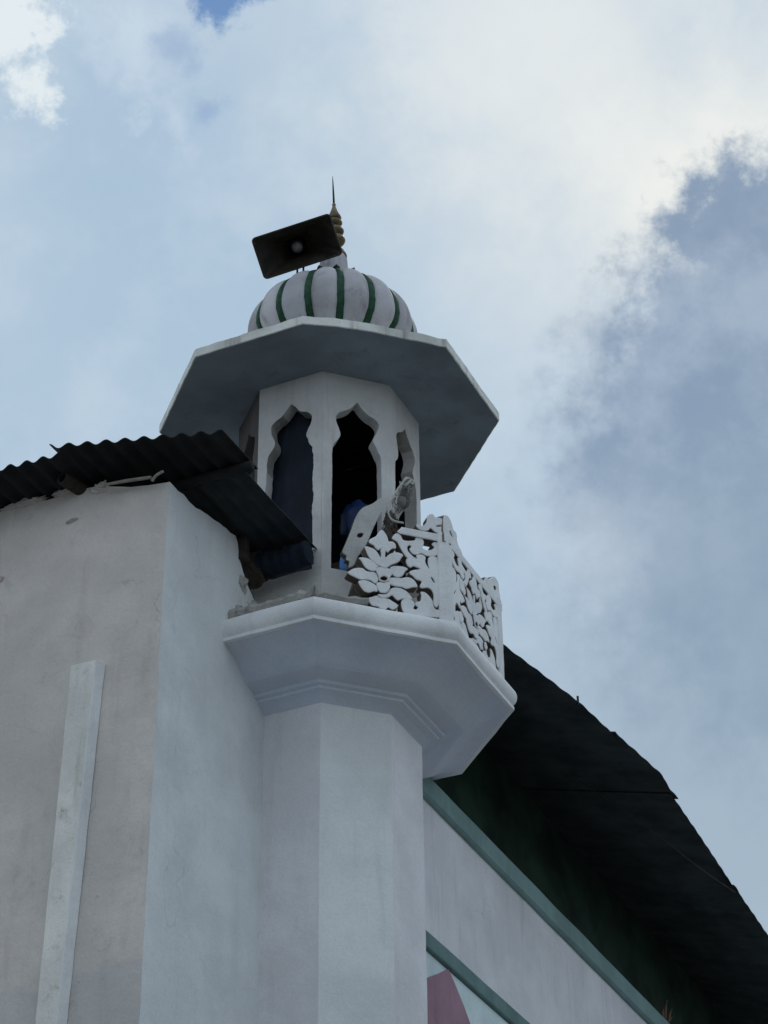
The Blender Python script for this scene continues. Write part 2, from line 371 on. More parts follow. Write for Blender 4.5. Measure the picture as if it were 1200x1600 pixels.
def plate(loops, th, bev=0.004, sm=3, grow=0.0):
    """flat outline(s) with holes -> slab; local x,y = outline, z = thickness (front face at z=0, going back)"""
    cu = bpy.data.curves.new('c', 'CURVE'); cu.dimensions = '2D'; cu.fill_mode = 'BOTH'
    cu.extrude = max(th / 2 - bev, 0.001); cu.bevel_depth = bev; cu.bevel_resolution = 1; cu.offset = grow - bev
    for lp in loops:
        lp = smooth2(lp, sm) if sm else lp
        sp = cu.splines.new('POLY'); sp.points.add(len(lp) - 1)
        for p, q in zip(sp.points, lp): p.co = (q[0], q[1], 0, 1)
        sp.use_cyclic_u = True
    o = bpy.data.objects.new('c', cu); COL.objects.link(o)
    me = bpy.data.meshes.new_from_object(o.evaluated_get(bpy.context.evaluated_depsgraph_get()))
    bpy.data.objects.remove(o); bpy.data.curves.remove(cu)
    me.transform(Matrix.Translation((0, 0, -th / 2)))
    for p in me.polygons: p.use_smooth = False
    me.materials.clear()
    return me
def face_frame(R, a0, z0=0.0):
    """frame of an octagon face: x along it (left to right seen from outside), y up, z outward"""
    a = R_(45 + a0); n = Vector((math.sin(a), -math.cos(a), 0)); e = Vector((math.cos(a), math.sin(a), 0))
    ap = R * math.cos(R_(22.5))
    mt = Matrix((e, Vector((0, 0, 1)), n)).transposed().to_4x4(); mt.translation = n * ap + Vector((0, 0, z0))
    return mt
def box(x0, x1, y0, y1, z0, z1):
    v = [(x, y, z) for x in (x0, x1) for y in (y0, y1) for z in (z0, z1)]
    return fix(mesh(v, [(0, 1, 3, 2), (4, 6, 7, 5), (0, 4, 5, 1), (2, 3, 7, 6), (0, 2, 6, 4), (1, 5, 7, 3)]))

# ------------------------------------------------------------------ ground
def ground():
    vs, fs = [], []
    rs = [0, 4, 9, 16, 30, 70, 200, 700, 2500]; n = 40
    vs.append(Vector((0, 0, 0)))
    for r in rs[1:]:
        for k in range(n):
            a = 2 * math.pi * k / n; vs.append(Vector((r * math.cos(a), r * math.sin(a), 0)))
    for k in range(n): fs.append((0, 1 + k, 1 + (k + 1) % n))
    for i in range(len(rs) - 2):
        for k in range(n):
            a, b_ = 1 + i * n + k, 1 + i * n + (k + 1) % n; fs.append((a, a + n, b_ + n, b_))
    o = put('ground', fix(mesh(vs, fs)), 'ground')
    tag(o, 'packed earth yard spreading out below the buildings', 'ground', kind='structure')
ground()

# ------------------------------------------------------------------ MINARET
RS, RL, RC, RB, RR = 0.5826, 0.6074, 1.15, 1.1536, 1.10
tower = thing('minaret', (0, 0, 0), 'white octagonal minaret with carved balcony and green-striped ribbed dome', 'minaret')
# shaft
prof = [(RS, 0.0), (RS, 4.5)] + [(RS + random.uniform(-.0012, .0012), 4.5 + 0.16 * i) for i in range(1, 24)] + [(RS, 8.325)]
me = octlathe(prof, cap0=True, cap1=True, sub=3)
for p in me.polygons:      # front face coloured cooler and lighter, standing in for the light on it
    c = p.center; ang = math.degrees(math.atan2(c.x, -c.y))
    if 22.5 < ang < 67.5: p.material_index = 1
put('shaft', me, ['shaft', 'shaft_lit'], tower)
# corbel
prof = [(0.574, 8.300), (0.600, 8.316), (0.640, 8.336), (0.688, 8.350), (0.692, 8.364), (0.722, 8.369), (0.727, 8.388), (0.760, 8.394), (0.815, 8.401), (0.845, 8.408),
        (0.872, 8.422), (0.900, 8.440), (0.930, 8.460), (0.960, 8.478), (0.990, 8.494), (1.03, 8.510), (1.07, 8.523), (1.128, 8.537), (1.128, 8.560)]
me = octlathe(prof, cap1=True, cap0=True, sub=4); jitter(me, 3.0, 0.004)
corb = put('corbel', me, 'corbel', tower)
for p in me.polygons: p.use_smooth = False
# rim: fillet, roll moulding, top
prof = [(1.10, 8.5405), (RB + .004, 8.5405), (RB + .005, 8.562), (1.146, 8.566)]
for q in range(13):
    g = R_(-62 + 150 * q / 12); prof.append((1.118 + 0.062 * math.cos(g), 8.632 + 0.072 * math.sin(g)))
prof += [(1.06, 8.706), (0.40, 8.706), (0.40, 8.60)]
me = octlathe(prof, sub=6); jitter(me, 5.0, 0.005)
put('balcony_rim', me, 'rim', tower)
# rough broken edge of the old floor screed where the railing has gone
def screed(a0, x0, x1, d0, d1, z0, z1, seed):
    F = face_frame(RB, a0); n = max(3, int((x1 - x0) / 0.035)); vs, fs = [], []
    rr = random.Random(seed)
    for i in range(n + 1):
        x = x0 + (x1 - x0) * i / n; f = -0.040 + rr.uniform(-.012, .010) + (0.03 if i in (0, n) else 0)
        hz = z1 + rr.uniform(-.012, .006)
        for (dp, z) in ((f, z0), (f + .012, (z0 + hz) / 2), (f - .004, hz), (-d1, hz + .004), (-d1, z0)):
            vs.append(F @ Vector((x, z, dp)))
    for i in range(n):
        for k in range(5):
            a, b_ = i * 5 + k, i * 5 + (k + 1) % 5; fs.append((a, b_, b_ + 5, a + 5))
    fs.append((0, 1, 2, 3, 4)); fs.append(tuple(n * 5 + k for k in (4, 3, 2, 1, 0)))
    put('floor_screed', fix(mesh(vs, fs)), 'rubble', tower)
screed(-45, -0.40, 0.435, 0, 0.30, 8.722, 8.785, 1)
screed(0, -0.435, -0.10, 0, 0.22, 8.720, 8.768, 2)

# ---- lantern: eight wall slabs with cusped openings
half = RL * math.sin(R_(22.5))
win = [(0.007, 10.575), (-0.030, 10.532), (-0.071, 10.497), (-0.108, 10.474), (-0.136, 10.438), (-0.137, 10.397), (-0.121, 10.346), (-0.108, 10.296), (-0.121, 10.257), (-0.149, 10.217), (-0.161, 10.177)]
winr = [(0.165, 10.177), (0.148, 10.212), (0.128, 10.260), (0.115, 10.296), (0.133, 10.346), (0.153, 10.405), (0.150, 10.443), (0.120, 10.475), (0.081, 10.496), (0.037, 10.537)]
def window_loop(rough, seed, zs=9.255):
    rr = random.Random(seed)
    l = list(win)
    for i in range(1, 12): l.append((-0.163 - 0.0005 * i, 10.177 + (zs - 10.177) * i / 12))
    l += [(-0.169, zs + 0.006), (-0.169, zs), (-0.163, zs), (0.163, zs), (0.169, zs), (0.169, zs + 0.006)]
    for i in range(1, 12): l.append((0.169, zs + (10.177 - zs) * i / 12))
    l += winr
    l = smooth2(l, 3)
    out = []
    L = len(l)
    for i in range(L):
        a, b_ = Vector(l[i]), Vector(l[(i + 1) % L])
        k = max(1, int((b_ - a).length / 0.012))
        for j in range(k):
            q = a.lerp(b_, j / k)
            w1 = noise.noise_vector(Vector((q.x * 16, q.y * 16, seed))) * rough * 2.2 + noise.noise_vector(Vector((q.x * 45, q.y * 45, seed + 9))) * rough * 0.9
            out.append((q.x + w1.x, q.y + w1.y))
    return out
for k in range(8):
    a0 = -90 + 45 * k
    rough = {-45: 0.0040, 0: 0.0014, 45: 0.003}.get(a0, 0.002)
    rect = [(-half + .001, 8.690), (half - .001, 8.690), (half - .001, 10.79), (-half + .001, 10.79)]
    me = plate([rect, window_loop(rough, 30 + k)], 0.085, 0.0, 0)
    me.transform(face_frame(RL, a0))
    me.materials.append(M['lantern']); me.materials.append(M['rubble'])
    me.update()
    fn = face_frame(RL, a0).to_3x3() @ Vector((0, 0, 1))
    for p in me.polygons:     # the cut reveals show raw mortar on the chipped jambs
        if abs(p.normal.dot(fn)) < 0.5 and a0 in (-45, 45) and p.center.z > 9.35 and noise.noise(p.center * 5) > -0.12: p.material_index = 1
    if a0 == -90: me.materials[0] = M['lantern_dark']
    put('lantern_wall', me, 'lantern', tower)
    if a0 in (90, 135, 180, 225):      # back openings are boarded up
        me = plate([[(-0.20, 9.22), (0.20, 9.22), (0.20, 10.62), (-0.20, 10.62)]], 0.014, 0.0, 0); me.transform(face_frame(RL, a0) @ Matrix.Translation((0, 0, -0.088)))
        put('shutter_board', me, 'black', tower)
# ---- canopy slab
def canopy():
    bot = []
    pts = [Vector(p) for p in [(0.340, -1.060), (0.52, -0.945), (0.671, -0.822), (1.066, -0.444), (1.064, 0.438), (0.455, 1.070), (-0.44, 1.062), (-1.062, 0.44), (-1.060, -0.445), (-0.441, -1.060)]]
    rr = random.Random(5)
    L = len(pts)
    for i in range(L):
        a, b_ = pts[i], pts[(i + 1) % L]; k = max(2, int((b_ - a).length / 0.05))
        for j in range(k):
            q = a.lerp(b_, j / k)
            am = 0.0035 if i in (0, 1, 2) else 0.0016
            if j: q += Vector((rr.uniform(-am, am), rr.uniform(-am, am)))
            bot.append((q.x, q.y))
    n = len(bot); vs, fs = [], []
    zb, zt = 10.769, 10.842
    def lev(z, s, jz=0.0):
        for (x, y) in bot: vs.append(Vector((x * s, y * s, z + rr.uniform(-jz, jz))))
    lev(zb, 0.994); lev(zb + .004, 1.0, .001); lev(zt - .008, 1.001, .003); lev(zt, 0.988, .004); lev(10.90, 0.60); lev(10.775, 0.50)
    for i in range(4):
        for k in range(n): fs.append((i * n + k, i * n + (k + 1) % n, (i + 1) * n + (k + 1) % n, (i + 1) * n + k))
    fs.append(tuple(range(4 * n, 5 * n)))
    mids = [0] * len(fs)
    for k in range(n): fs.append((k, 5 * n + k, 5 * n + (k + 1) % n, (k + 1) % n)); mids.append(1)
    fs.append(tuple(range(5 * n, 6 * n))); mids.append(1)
    return fix(mesh(vs, fs, mids))
me = canopy()
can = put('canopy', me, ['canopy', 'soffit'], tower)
# ---- dome
DX, DY = Vector((0.02, 0.0)) , 0
dctr = (0.018, 0.008)     # the dome sits a finger off the shaft's axis
dome = bpy.data.objects.new('dome', None); COL.objects.link(dome); dome.parent = tower; dome['base'] = (dctr[0], dctr[1], 0); dome.location = (dctr[0], dctr[1], 0)
DC, DA, DZ = 11.48, 0.597, 0.450
def dome_r(th):   # th from -60 (bottom) to 78 (top) degrees
    c, s_ = math.cos(R_(th)), math.sin(R_(th))
    return DA * (abs(c) ** (0.80 if th > 0 else 1.0)), DC + (DZ if th > 0 else 0.30) * s_
NL = 16
def lobe_mesh():
    vs, fs = [], []; nu, nv = 10, 22
    for j in range(nv + 1):
        th = -58 + (80 + 58) * j / nv
        r, z = dome_r(th)
        for i in range(nu + 1):
            f = i / nu * 2 - 1
            a = f * math.pi / NL
            rr = r * (1.005 - 0.085 * abs(f) ** 2.6)
            vs.append(Vector((rr * math.sin(a), -rr * math.cos(a), z - 0.030 * abs(f) ** 2.6 * math.sin(R_(th)))))
    for j in range(nv):
        for i in range(nu):
            a = j * (nu + 1) + i; fs.append((a, a + 1, a + nu + 2, a + nu + 1))
    return mesh(vs, fs)
def rib_mesh():
    vs, fs = [], []; nv = 26; rr = random.Random(3)
    sec = [(-0.034, -0.030), (-0.032, 0.002), (-0.015, 0.018), (0.015, 0.018), (0.032, 0.002), (0.034, -0.030)]
    for j in range(nv + 1):
        th = -58 + (79 + 58) * j / nv; r, z = dome_r(th)
        n = Vector((0, -math.cos(R_(th)) / DA, math.sin(R_(th)) / DZ)).normalized()
        wj = (0.95 + rr.uniform(-.10, .10)) * (1.0 if th < 35 else 1.0 - (th - 35) / 90); sh = rr.uniform(-.003, .003)
        for (x, h) in sec: vs.append(Vector((x * wj + sh, -r * 0.945, z - 0.020 * math.sin(R_(th)))) + n * h)
    m_ = len(sec)
    for j in range(nv):
        for i in range(m_ - 1):
            a = j * m_ + i; fs.append((a, a + 1, a + m_ + 1, a + m_))
    fs.append(tuple(range(m_))); fs.append(tuple(nv * m_ + i for i in range(m_)))
    return fix(mesh(vs, fs))
def leaf_mesh():
    # curled tip that ends each rib under the neck
    r, z = dome_r(66); z += 0.000; vs, fs = [], []
    sec = [(0.0, 0.030, -0.005), (0.022, 0.034, 0.012), (0.048, 0.030, 0.026), (0.072, 0.016, 0.030), (0.088, 0.003, 0.024)]
    for (o_, w, h) in sec:
        for x, dz in ((-w, 0), (0, 0.012), (w, 0), (0, -0.016)): vs.append(Vector((x, -(r - 0.055 + o_), z + 0.012 + h + dz)))
    for i in range(len(sec) - 1):
        for k in range(4):
            a, b_ = i * 4 + k, i * 4 + (k + 1) % 4; fs.append((a, b_, b_ + 4, a + 4))
    fs.append((0, 1, 2, 3)); fs.append(tuple(len(sec) * 4 - 4 + k for k in (3, 2, 1, 0)))
    return fix(mesh(vs, fs))
ml, mr, mf = lobe_mesh(), rib_mesh(), leaf_mesh()
for p in ml.polygons: p.use_smooth = True
for p in mr.polygons: p.use_smooth = True
ml.materials.append(M['dome']); mr.materials.append(M['green']); mf.materials.append(M['leaf'])
wta = math.degrees(WT)
for k in range(NL):
    for nm, me, ph in (('lobe', ml, wta + 7.3 + 11.25), ('green_rib', mr, wta + 7.3), ('rib_tip', mf, wta + 7.3)):
        o = bpy.data.objects.new(nm, me); COL.objects.link(o); o.parent = dome
        o.rotation_euler = (0, 0, R_(ph + 22.5 * k))
def dlathe(name, prof, mat, parent, n=24, ctr=None, smooth=True):
    me = octlathe(prof, n=n, ph=0, cap0=True, cap1=True, ctr=ctr or dctr)
    return put(name, me, mat, parent, smooth=smooth)
dlathe('drum', [(0.44, 10.85), (0.44, 10.95), (0.36, 11.05), (0.33, 11.28)], 'dome', tower, 32)
# neck of the dome: fluted collar
me = octlathe([(0.19, 11.93), (0.165, 11.99), (0.135, 12.04), (0.112, 12.10), (0.102, 12.17), (0.098, 12.235), (0.088, 12.262), (0.05, 12.275)], n=32, ph=0, cap0=True, cap1=True, ctr=(0.026, 0.011))
for i, v in enumerate(me.vertices):
    if i % 4 == 0 and 11.95 < v.co.z < 12.26:
        c = Vector((0.026, 0.011, v.co.z)); v.co = c + (v.co - c) * 0.90
put('neck', me, 'dome', tower)
# ---- finial
fin = bpy.data.objects.new('finial', None); COL.objects.link(fin); fin.parent = tower
FB = Vector((0.044, 0.020, 12.25)); fin['base'] = tuple(FB); fin.location = FB
def fl(name, prof, mat, n=20):
    c = (FB.x, FB.y)
    me = octlathe(prof, n=n, ph=0, cap0=True, cap1=True, ctr=c); return put(name, me, mat, fin, smooth=True)
fl('bell_base', [(0.074, 12.262), (0.077, 12.28), (0.068, 12.31), (0.046, 12.345), (0.030, 12.375), (0.026, 12.40)], 'bronze')
def discus(z, r, h): return [(0.020, z - h * .55), (r * .55, z - h * .46), (r * .88, z - h * .25), (r, z), (r * .90, z + h * .25), (r * .55, z + h * .45), (0.020, z + h * .55)]
fl('disc', discus(12.432, 0.071, 0.066), 'bronze'); fl('disc', discus(12.522, 0.064, 0.064), 'bronze'); fl('disc', discus(12.604, 0.055, 0.056), 'bronze')
fl('cone', [(0.040, 12.635), (0.050, 12.652), (0.044, 12.672), (0.028, 12.715), (0.016, 12.755), (0.011, 12.775), (0.015, 12.785), (0.010, 12.797)], 'bronze')
fl('spike', [(0.0085, 12.79), (0.0075, 12.90), (0.004, 13.03), (0.0012, 13.075)], 'iron', 8)
fin.rotation_euler = (R_(-0.5), R_(-2.6), 0)

# ---- carved railing panels
A1 = [(0.006, 9.295), (0.028, 9.275), (0.043, 9.244), (0.049, 9.22), (0.07, 9.225), (0.089, 9.215), (0.096, 9.192), (0.091, 9.178), (0.073, 9.175), (0.057, 9.16), (0.042, 9.139), (0.026, 9.15), (0.011, 9.162), (-0.007, 9.153), (-0.02, 9.143), (-0.035, 9.154), (-0.047, 9.172), (-0.065, 9.178), (-0.077, 9.193), (-0.068, 9.212), (-0.043, 9.232), (-0.028, 9.246), (-0.016, 9.269)]
A2 = [(-0.109, 9.143), (-0.081, 9.144), (-0.05, 9.137), (-0.026, 9.114), (-0.008, 9.084), (-0.003, 9.116), (-0.007, 9.139), (0.008, 9.156), (0.023, 9.149), (0.021, 9.111), (0.023, 9.088), (0.044, 9.116), (0.075, 9.138), (0.106, 9.145), (0.136, 9.135), (0.124, 9.112), (0.111, 9.085), (0.087, 9.066), (0.056, 9.046), (0.031, 9.02), (0.013, 9.013), (-0.006, 9.021), (-0.036, 9.033), (-0.066, 9.054), (-0.087, 9.084), (-0.099, 9.116)]
A3 = [(-0.145, 9.055), (-0.115, 9.063), (-0.084, 9.061), (-0.057, 9.046), (-0.036, 9.03), (-0.018, 9.018), (-0.034, 9.007), (-0.041, 8.985), (-0.067, 8.980), (-0.094, 8.989), (-0.112, 9.007), (-0.127, 9.034)]
A4 = [(0.055, 9.035), (0.08, 9.049), (0.117, 9.056), (0.148, 9.056), (0.169, 9.046), (0.15, 9.025), (0.138, 8.998), (0.11, 8.974), (0.081, 8.977), (0.064, 8.992), (0.056, 9.015)]
A5 = [(-0.212, 8.936), (-0.185, 8.968), (-0.151, 8.985), (-0.118, 8.987), (-0.094, 8.972), (-0.043, 8.975), (-0.026, 8.948), (-0.021, 8.928), (-0.039, 8.899), (-0.067, 8.911), (-0.094, 8.914), (-0.134, 8.906), (-0.17, 8.917)]
CC = [(-0.036, 8.999), (-0.012, 9.016), (0.013, 9.009), (0.037, 9.017), (0.054, 9.008), (0.062, 8.98), (0.048, 8.955), (0.041, 8.932), (0.012, 8.917), (-0.017, 8.920), (-0.022, 8.947), (-0.036, 8.978)]
CH_ = [(-0.015, 8.935), (-0.003, 8.95), (0.015, 8.957), (0.031, 8.952), (0.035, 8.942), (0.025, 8.929), (0.009, 8.924), (-0.008, 8.926)]
A6 = [(0.040, 8.928), (0.052, 8.957), (0.085, 8.965), (0.122, 8.969), (0.159, 8.984), (0.19, 8.982), (0.214, 8.963), (0.227, 8.93), (0.195, 8.921), (0.158, 8.903), (0.127, 8.909), (0.091, 8.906), (0.062, 8.909), (0.048, 8.917)]
A7 = [(-0.034, 8.898), (-0.013, 8.912), (0.012, 8.912), (0.036, 8.925), (0.051, 8.906), (0.046, 8.874), (0.029, 8.849), (0.011, 8.841), (-0.013, 8.843), (-0.028, 8.865)]
A8 = [(-0.149, 8.886), (-0.121, 8.901), (-0.091, 8.903), (-0.061, 8.893), (-0.039, 8.881), (-0.030, 8.858), (-0.033, 8.841), (-0.055, 8.839), (-0.08, 8.824), (-0.107, 8.825), (-0.128, 8.844)]
A9 = [(0.056, 8.882), (0.085, 8.899), (0.121, 8.901), (0.157, 8.888), (0.181, 8.864), (0.196, 8.837), (0.157, 8.834), (0.126, 8.825), (0.105, 8.814), (0.09, 8.822), (0.066, 8.841), (0.041, 8.821), (0.011, 8.812), (-0.01, 8.813), (-0.023, 8.829), (0.011, 8.836), (0.037, 8.848)]
A10 = [(-0.083, 8.787), (-0.056, 8.806), (-0.028, 8.819), (-0.01, 8.807), (0.041, 8.811), (0.071, 8.798), (0.098, 8.783), (0.101, 8.767), (0.07, 8.741), (0.043, 8.752), (0.022, 8.731), (-0.005, 8.732), (-0.026, 8.745), (-0.062, 8.747)]
B1 = [(0.12, 8.794), (0.138, 8.822), (0.166, 8.829), (0.193, 8.819), (0.205, 8.795), (0.195, 8.769), (0.213, 8.763), (0.226, 8.782), (0.209, 8.796), (0.217, 8.818), (0.242, 8.829), (0.249, 8.868), (0.246, 8.895), (0.274, 8.895), (0.301, 8.872), (0.319, 8.846), (0.322, 8.822), (0.336, 8.792), (0.375, 8.786), (0.389, 8.751), (0.344, 8.735), (0.332, 8.735), (0.276, 8.722), (0.228, 8.715), (0.161, 8.712), (0.131, 8.735)]
B2 = [(0.07, 9.246), (0.099, 9.289), (0.126, 9.276), (0.146, 9.246), (0.216, 9.262), (0.223, 9.291), (0.263, 9.285), (0.275, 9.256), (0.265, 9.219), (0.293, 9.207), (0.324, 9.217), (0.343, 9.238), (0.328, 9.257), (0.344, 9.276), (0.378, 9.271), (0.390, 9.242), (0.377, 9.204), (0.342, 9.174), (0.292, 9.166), (0.255, 9.177), (0.224, 9.159), (0.199, 9.163), (0.181, 9.19), (0.194, 9.21), (0.181, 9.219), (0.167, 9.204), (0.171, 9.174), (0.199, 9.145), (0.224, 9.131), (0.198, 9.131), (0.17, 9.122), (0.146, 9.148), (0.122, 9.188), (0.104, 9.226)]
B3 = [(0.161, 9.113), (0.192, 9.127), (0.226, 9.127), (0.223, 9.152), (0.255, 9.164), (0.282, 9.149), (0.278, 9.114), (0.305, 9.068), (0.297, 9.118), (0.304, 9.154), (0.332, 9.167), (0.354, 9.161), (0.362, 9.125), (0.377, 9.086), (0.387, 9.04), (0.388, 8.944), (0.374, 8.873), (0.347, 8.807), (0.325, 8.829), (0.329, 8.878), (0.32, 8.917), (0.293, 8.935), (0.256, 8.924), (0.241, 8.934), (0.254, 8.971), (0.22, 8.978), (0.196, 9.0), (0.179, 9.01), (0.181, 9.028), (0.209, 9.044), (0.246, 9.057), (0.203, 9.07), (0.185, 9.056), (0.166, 9.066), (0.156, 9.091)]
B3H = [(0.312, 9.016), (0.327, 9.007), (0.342, 8.975), (0.322, 8.989)]
CREST = [(0.227, 9.38), (0.249, 9.379), (0.272, 9.379), (0.288, 9.397), (0.298, 9.421), (0.297, 9.440), (0.304, 9.459), (0.322, 9.477), (0.34, 9.476), (0.354, 9.458), (0.368, 9.461), (0.39, 9.459), (0.415, 9.448), (0.428, 9.432), (0.432, 9.383), (0.430, 9.351), (0.413, 9.343), (0.375, 9.345), (0.35, 9.35), (0.319, 9.372), (0.306, 9.355), (0.281, 9.344), (0.256, 9.344), (0.235, 9.357)]
CRH = [(0.354, 9.394), (0.373, 9.407), (0.399, 9.407), (0.373, 9.393)]
def mir(l): return [(0.024 - x, z) for x, z in reversed(l)]
TH = 0.075
def piece(name, loops, parent, F, th=TH, dz=0.0, bev=0.006, sm=3, mats=('rail', 'break'), grow=0.0012):
    me = plate(loops, th, bev, sm, grow)
    # raw mortar on the sawn edges, limewash on the face
    for mm in mats: me.materials.append(M[mm])
    for p in me.polygons:
        p.material_index = 1 if (len(mats) > 1 and abs(p.normal.z) < 0.3) else 0
    me.transform(F @ Matrix.Translation((0, 0, dz)))
    return put(name, me, mats[0], parent)
def panel(a0, label, full):
    F = face_frame(RR, a0)
    pn = bpy.data.objects.new('railing_panel', None); COL.objects.link(pn); pn.parent = tower; pn['label'] = label
    b0 = F @ Vector((0, 8.70, 0)); pn['base'] = tuple(b0); pn.location = b0
    rr = random.Random(a0 + 1)
    d = lambda: rr.uniform(-0.012, 0.004)
    piece('palmette', [A1], pn, F, dz=d()); piece('petal', [A2], pn, F, dz=d())
    for P_ in (A3, A4, A5, A6, A7, A8, A9, A10): piece('petal', [P_], pn, F, dz=d())
    piece('flower_centre', [CC, CH_], pn, F, dz=0.004)
    for l in ([B1], [B2], [B3, B3H]): piece('scroll', l, pn, F, dz=d())
    if full:
        for l in ([mir(B1)], [mir(B2)], [mir(B3), mir(B3H)]): piece('scroll', l, pn, F, dz=d())
        for x0, l in ((-0.30, A3), (-0.34, A8)): pass
        piece('top_rail', [[(-0.45, 9.282), (0.45, 9.282), (0.45, 9.335), (-0.45, 9.335)]], pn, F, 0.085, 0.004, 0.006, 0)
        piece('bottom_rail', [[(-0.43, 8.69), (0.43, 8.69), (0.43, 8.735), (0.2, 8.74), (0.0, 8.735), (-0.43, 8.74)]], pn, F, 0.085, 0.002, 0.006, 0)
        # dense backing tracery between the scrolls
        for (x, z, r) in ((-0.20, 9.10, .035), (0.225, 9.10, .03), (-0.13, 9.21, .035), (0.15, 8.86, .02), (-0.17, 8.80, .04), (0.13, 9.18, .03), (-0.21, 8.87, .03), (-0.27, 8.97, .03)):
            c = [(x + r * math.cos(t) * (1 + .15 * math.cos(3 * t)), z + 1.3 * r * math.sin(t)) for t in [i * math.pi / 5 for i in range(10)]]
            piece('bud', [c], pn, F, dz=d())
        Fz = F
        c3 = [(0.150, 9.337), (0.185, 9.360), (0.215, 9.405), (0.27, 9.42), (0.352, 9.49), (0.418, 9.485), (0.432, 9.419), (0.430, 9.337)]
        piece('crest', [c3, [(0.335, 9.40), (0.36, 9.425), (0.385, 9.415), (0.36, 9.385)]], pn, F, dz=-0.004)
        c2 = [(-0.436, 9.345), (-0.436, 9.44), (-0.420, 9.487), (-0.378, 9.513), (-0.332, 9.507), (-0.309, 9.487), (-0.290, 9.462), (-0.254, 9.466), (-0.234, 9.444), (-0.238, 9.416), (-0.215, 9.385), (-0.172, 9.372), (-0.163, 9.345), (-0.27, 9.340), (-0.37, 9.345)]
        piece('crest', [c2, [(-0.355, 9.41), (-0.335, 9.425), (-0.300, 9.40), (-0.33, 9.395)]], pn, F, dz=-0.006)
    else:
        piece('top_rail', [[(0.100, 9.296), (0.118, 9.285), (0.45, 9.282), (0.45, 9.335), (0.130, 9.335), (0.118, 9.318)]], pn, F, 0.085, 0.004, 0.006, 0)
        piece('bottom_rail', [[(-0.03, 8.695), (0.43, 8.69), (0.43, 8.715), (0.18, 8.712), (-0.01, 8.716)]], pn, F, 0.085, 0.002, 0.005, 0)
        piece('crest', [CREST, CRH], pn, F, dz=-0.002)
    return pn
panel(0, 'broken half of a pierced floral railing panel', False)
panel(45, 'whole pierced floral railing panel with stubs of cresting', True)
# corner posts of the railing
def post(ang, z0, z1):
    c = ring_pts(RR - 0.035, 0, 8, 22.5 + ang)[0]; a = R_(22.5 + ang)
    me = octlathe([(0.062, z0), (0.062, z1 - .01), (0.056, z1)], n=6, ph=0, cap0=True, cap1=True)
    n = Vector((math.sin(a), -math.cos(a), 0)); e = Vector((math.cos(a), math.sin(a), 0))
    # a post that wraps the corner: two short returns
    v = []
    for z in (z0, z1):
        for ang2, s in ((-22.5, -1), (0, 0), (22.5, 1)):
            pass
    a1, a2 = R_(22.5 + ang - 22.5), R_(22.5 + ang + 22.5)
    e1, e2 = Vector((math.cos(a1), math.sin(a1), 0)), Vector((math.cos(a2), math.sin(a2), 0))
    Vx = ring_pts(RR + 0.010, 0, 8, 22.5 + ang)[0]; Vi = ring_pts(RR - 0.085, 0, 8, 22.5 + ang)[0]
    w = 0.064
    out = [Vx - e1 * w, Vx, Vx + e2 * w, Vi + e2 * (w - .03), Vi, Vi - e1 * (w - .03)]
    vs, fs = [], []; rows = 10
    for j in range(rows + 1):
        z = z0 + (z1 - z0) * j / rows
        for q in out: vs.append(Vector((q.x, q.y, z)))
    for j in range(rows):
        for k in range(6): fs.append((j * 6 + k, j * 6 + (k + 1) % 6, (j + 1) * 6 + (k + 1) % 6, (j + 1) * 6 + k))
    fs.append(tuple(reversed(range(6)))); fs.append(tuple(rows * 6 + k for k in range(6)))
    me = fix(mesh(vs, fs)); jitter(me, 9, .003)
    put('railing_post', bevel(me, 0.006, 1), 'rail', tower)
post(45, 8.69, 9.345); post(90, 8.69, 9.345)

# ------------------------------------------------------------------ things in and on the lantern
def blob(c, rad, seed, rough=0.25, sub=3, freq=2.2, squash=None):
    bm = bmesh.new(); bmesh.ops.create_icosphere(bm, subdivisions=sub, radius=1.0)
    me = bpy.data.meshes.new('b'); bm.to_mesh(me); bm.free()
    for v in me.vertices:
        n = v.co.copy()
        k = 1 + rough * noise.noise(n * freq + Vector((seed, seed * 2, 0))) + rough * .4 * noise.noise(n * freq * 3 + Vector((0, seed, 1)))
        v.co = Vector((n.x * rad[0] * k, n.y * rad[1] * k, n.z * rad[2] * k)) + Vector(c)
    return me
def sheet(F, x0, x1, z0, z1, amp, seed, nx=14, nz=20, dp=0.0):
    vs, fs = [], []
    for j in range(nz + 1):
        for i in range(nx + 1):
            x = x0 + (x1 - x0) * i / nx; z = z0 + (z1 - z0) * j / nz
            q = F @ Vector((x, z, dp + amp * noise.noise(Vector((x * 9, z * 2.2, seed))) + amp * .4 * noise.noise(Vector((x * 20, z * 9, seed)))))
            vs.append(q)
    k = len(vs); t = F.to_3x3() @ Vector((0, 0, -0.003))
    vs += [v + t for v in vs]
    for j in range(nz):
        for i in range(nx):
            a = j * (nx + 1) + i; fs.append((a, a + 1, a + nx + 2, a + nx + 1)); fs.append((k + a, k + a + nx + 1, k + a + nx + 2, k + a + 1))
    return mesh(vs, fs)
o = put('tarpaulin', sheet(face_frame(RL - 0.115, -45), -0.20, 0.20, 8.71, 10.72, 0.034, 3.0, 24, 30), 'navy', None, (0, -0.4, 8.71), True)
tag(o, 'navy tarpaulin hung behind the left arched opening of the lantern', 'tarpaulin')
for v in []: pass
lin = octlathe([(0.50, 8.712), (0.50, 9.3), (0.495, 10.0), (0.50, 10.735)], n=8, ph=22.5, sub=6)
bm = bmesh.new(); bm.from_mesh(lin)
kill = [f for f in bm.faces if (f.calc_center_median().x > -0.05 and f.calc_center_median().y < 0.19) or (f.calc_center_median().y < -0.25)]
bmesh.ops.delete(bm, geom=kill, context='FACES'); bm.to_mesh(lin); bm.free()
jitter(lin, 4, 0.02)
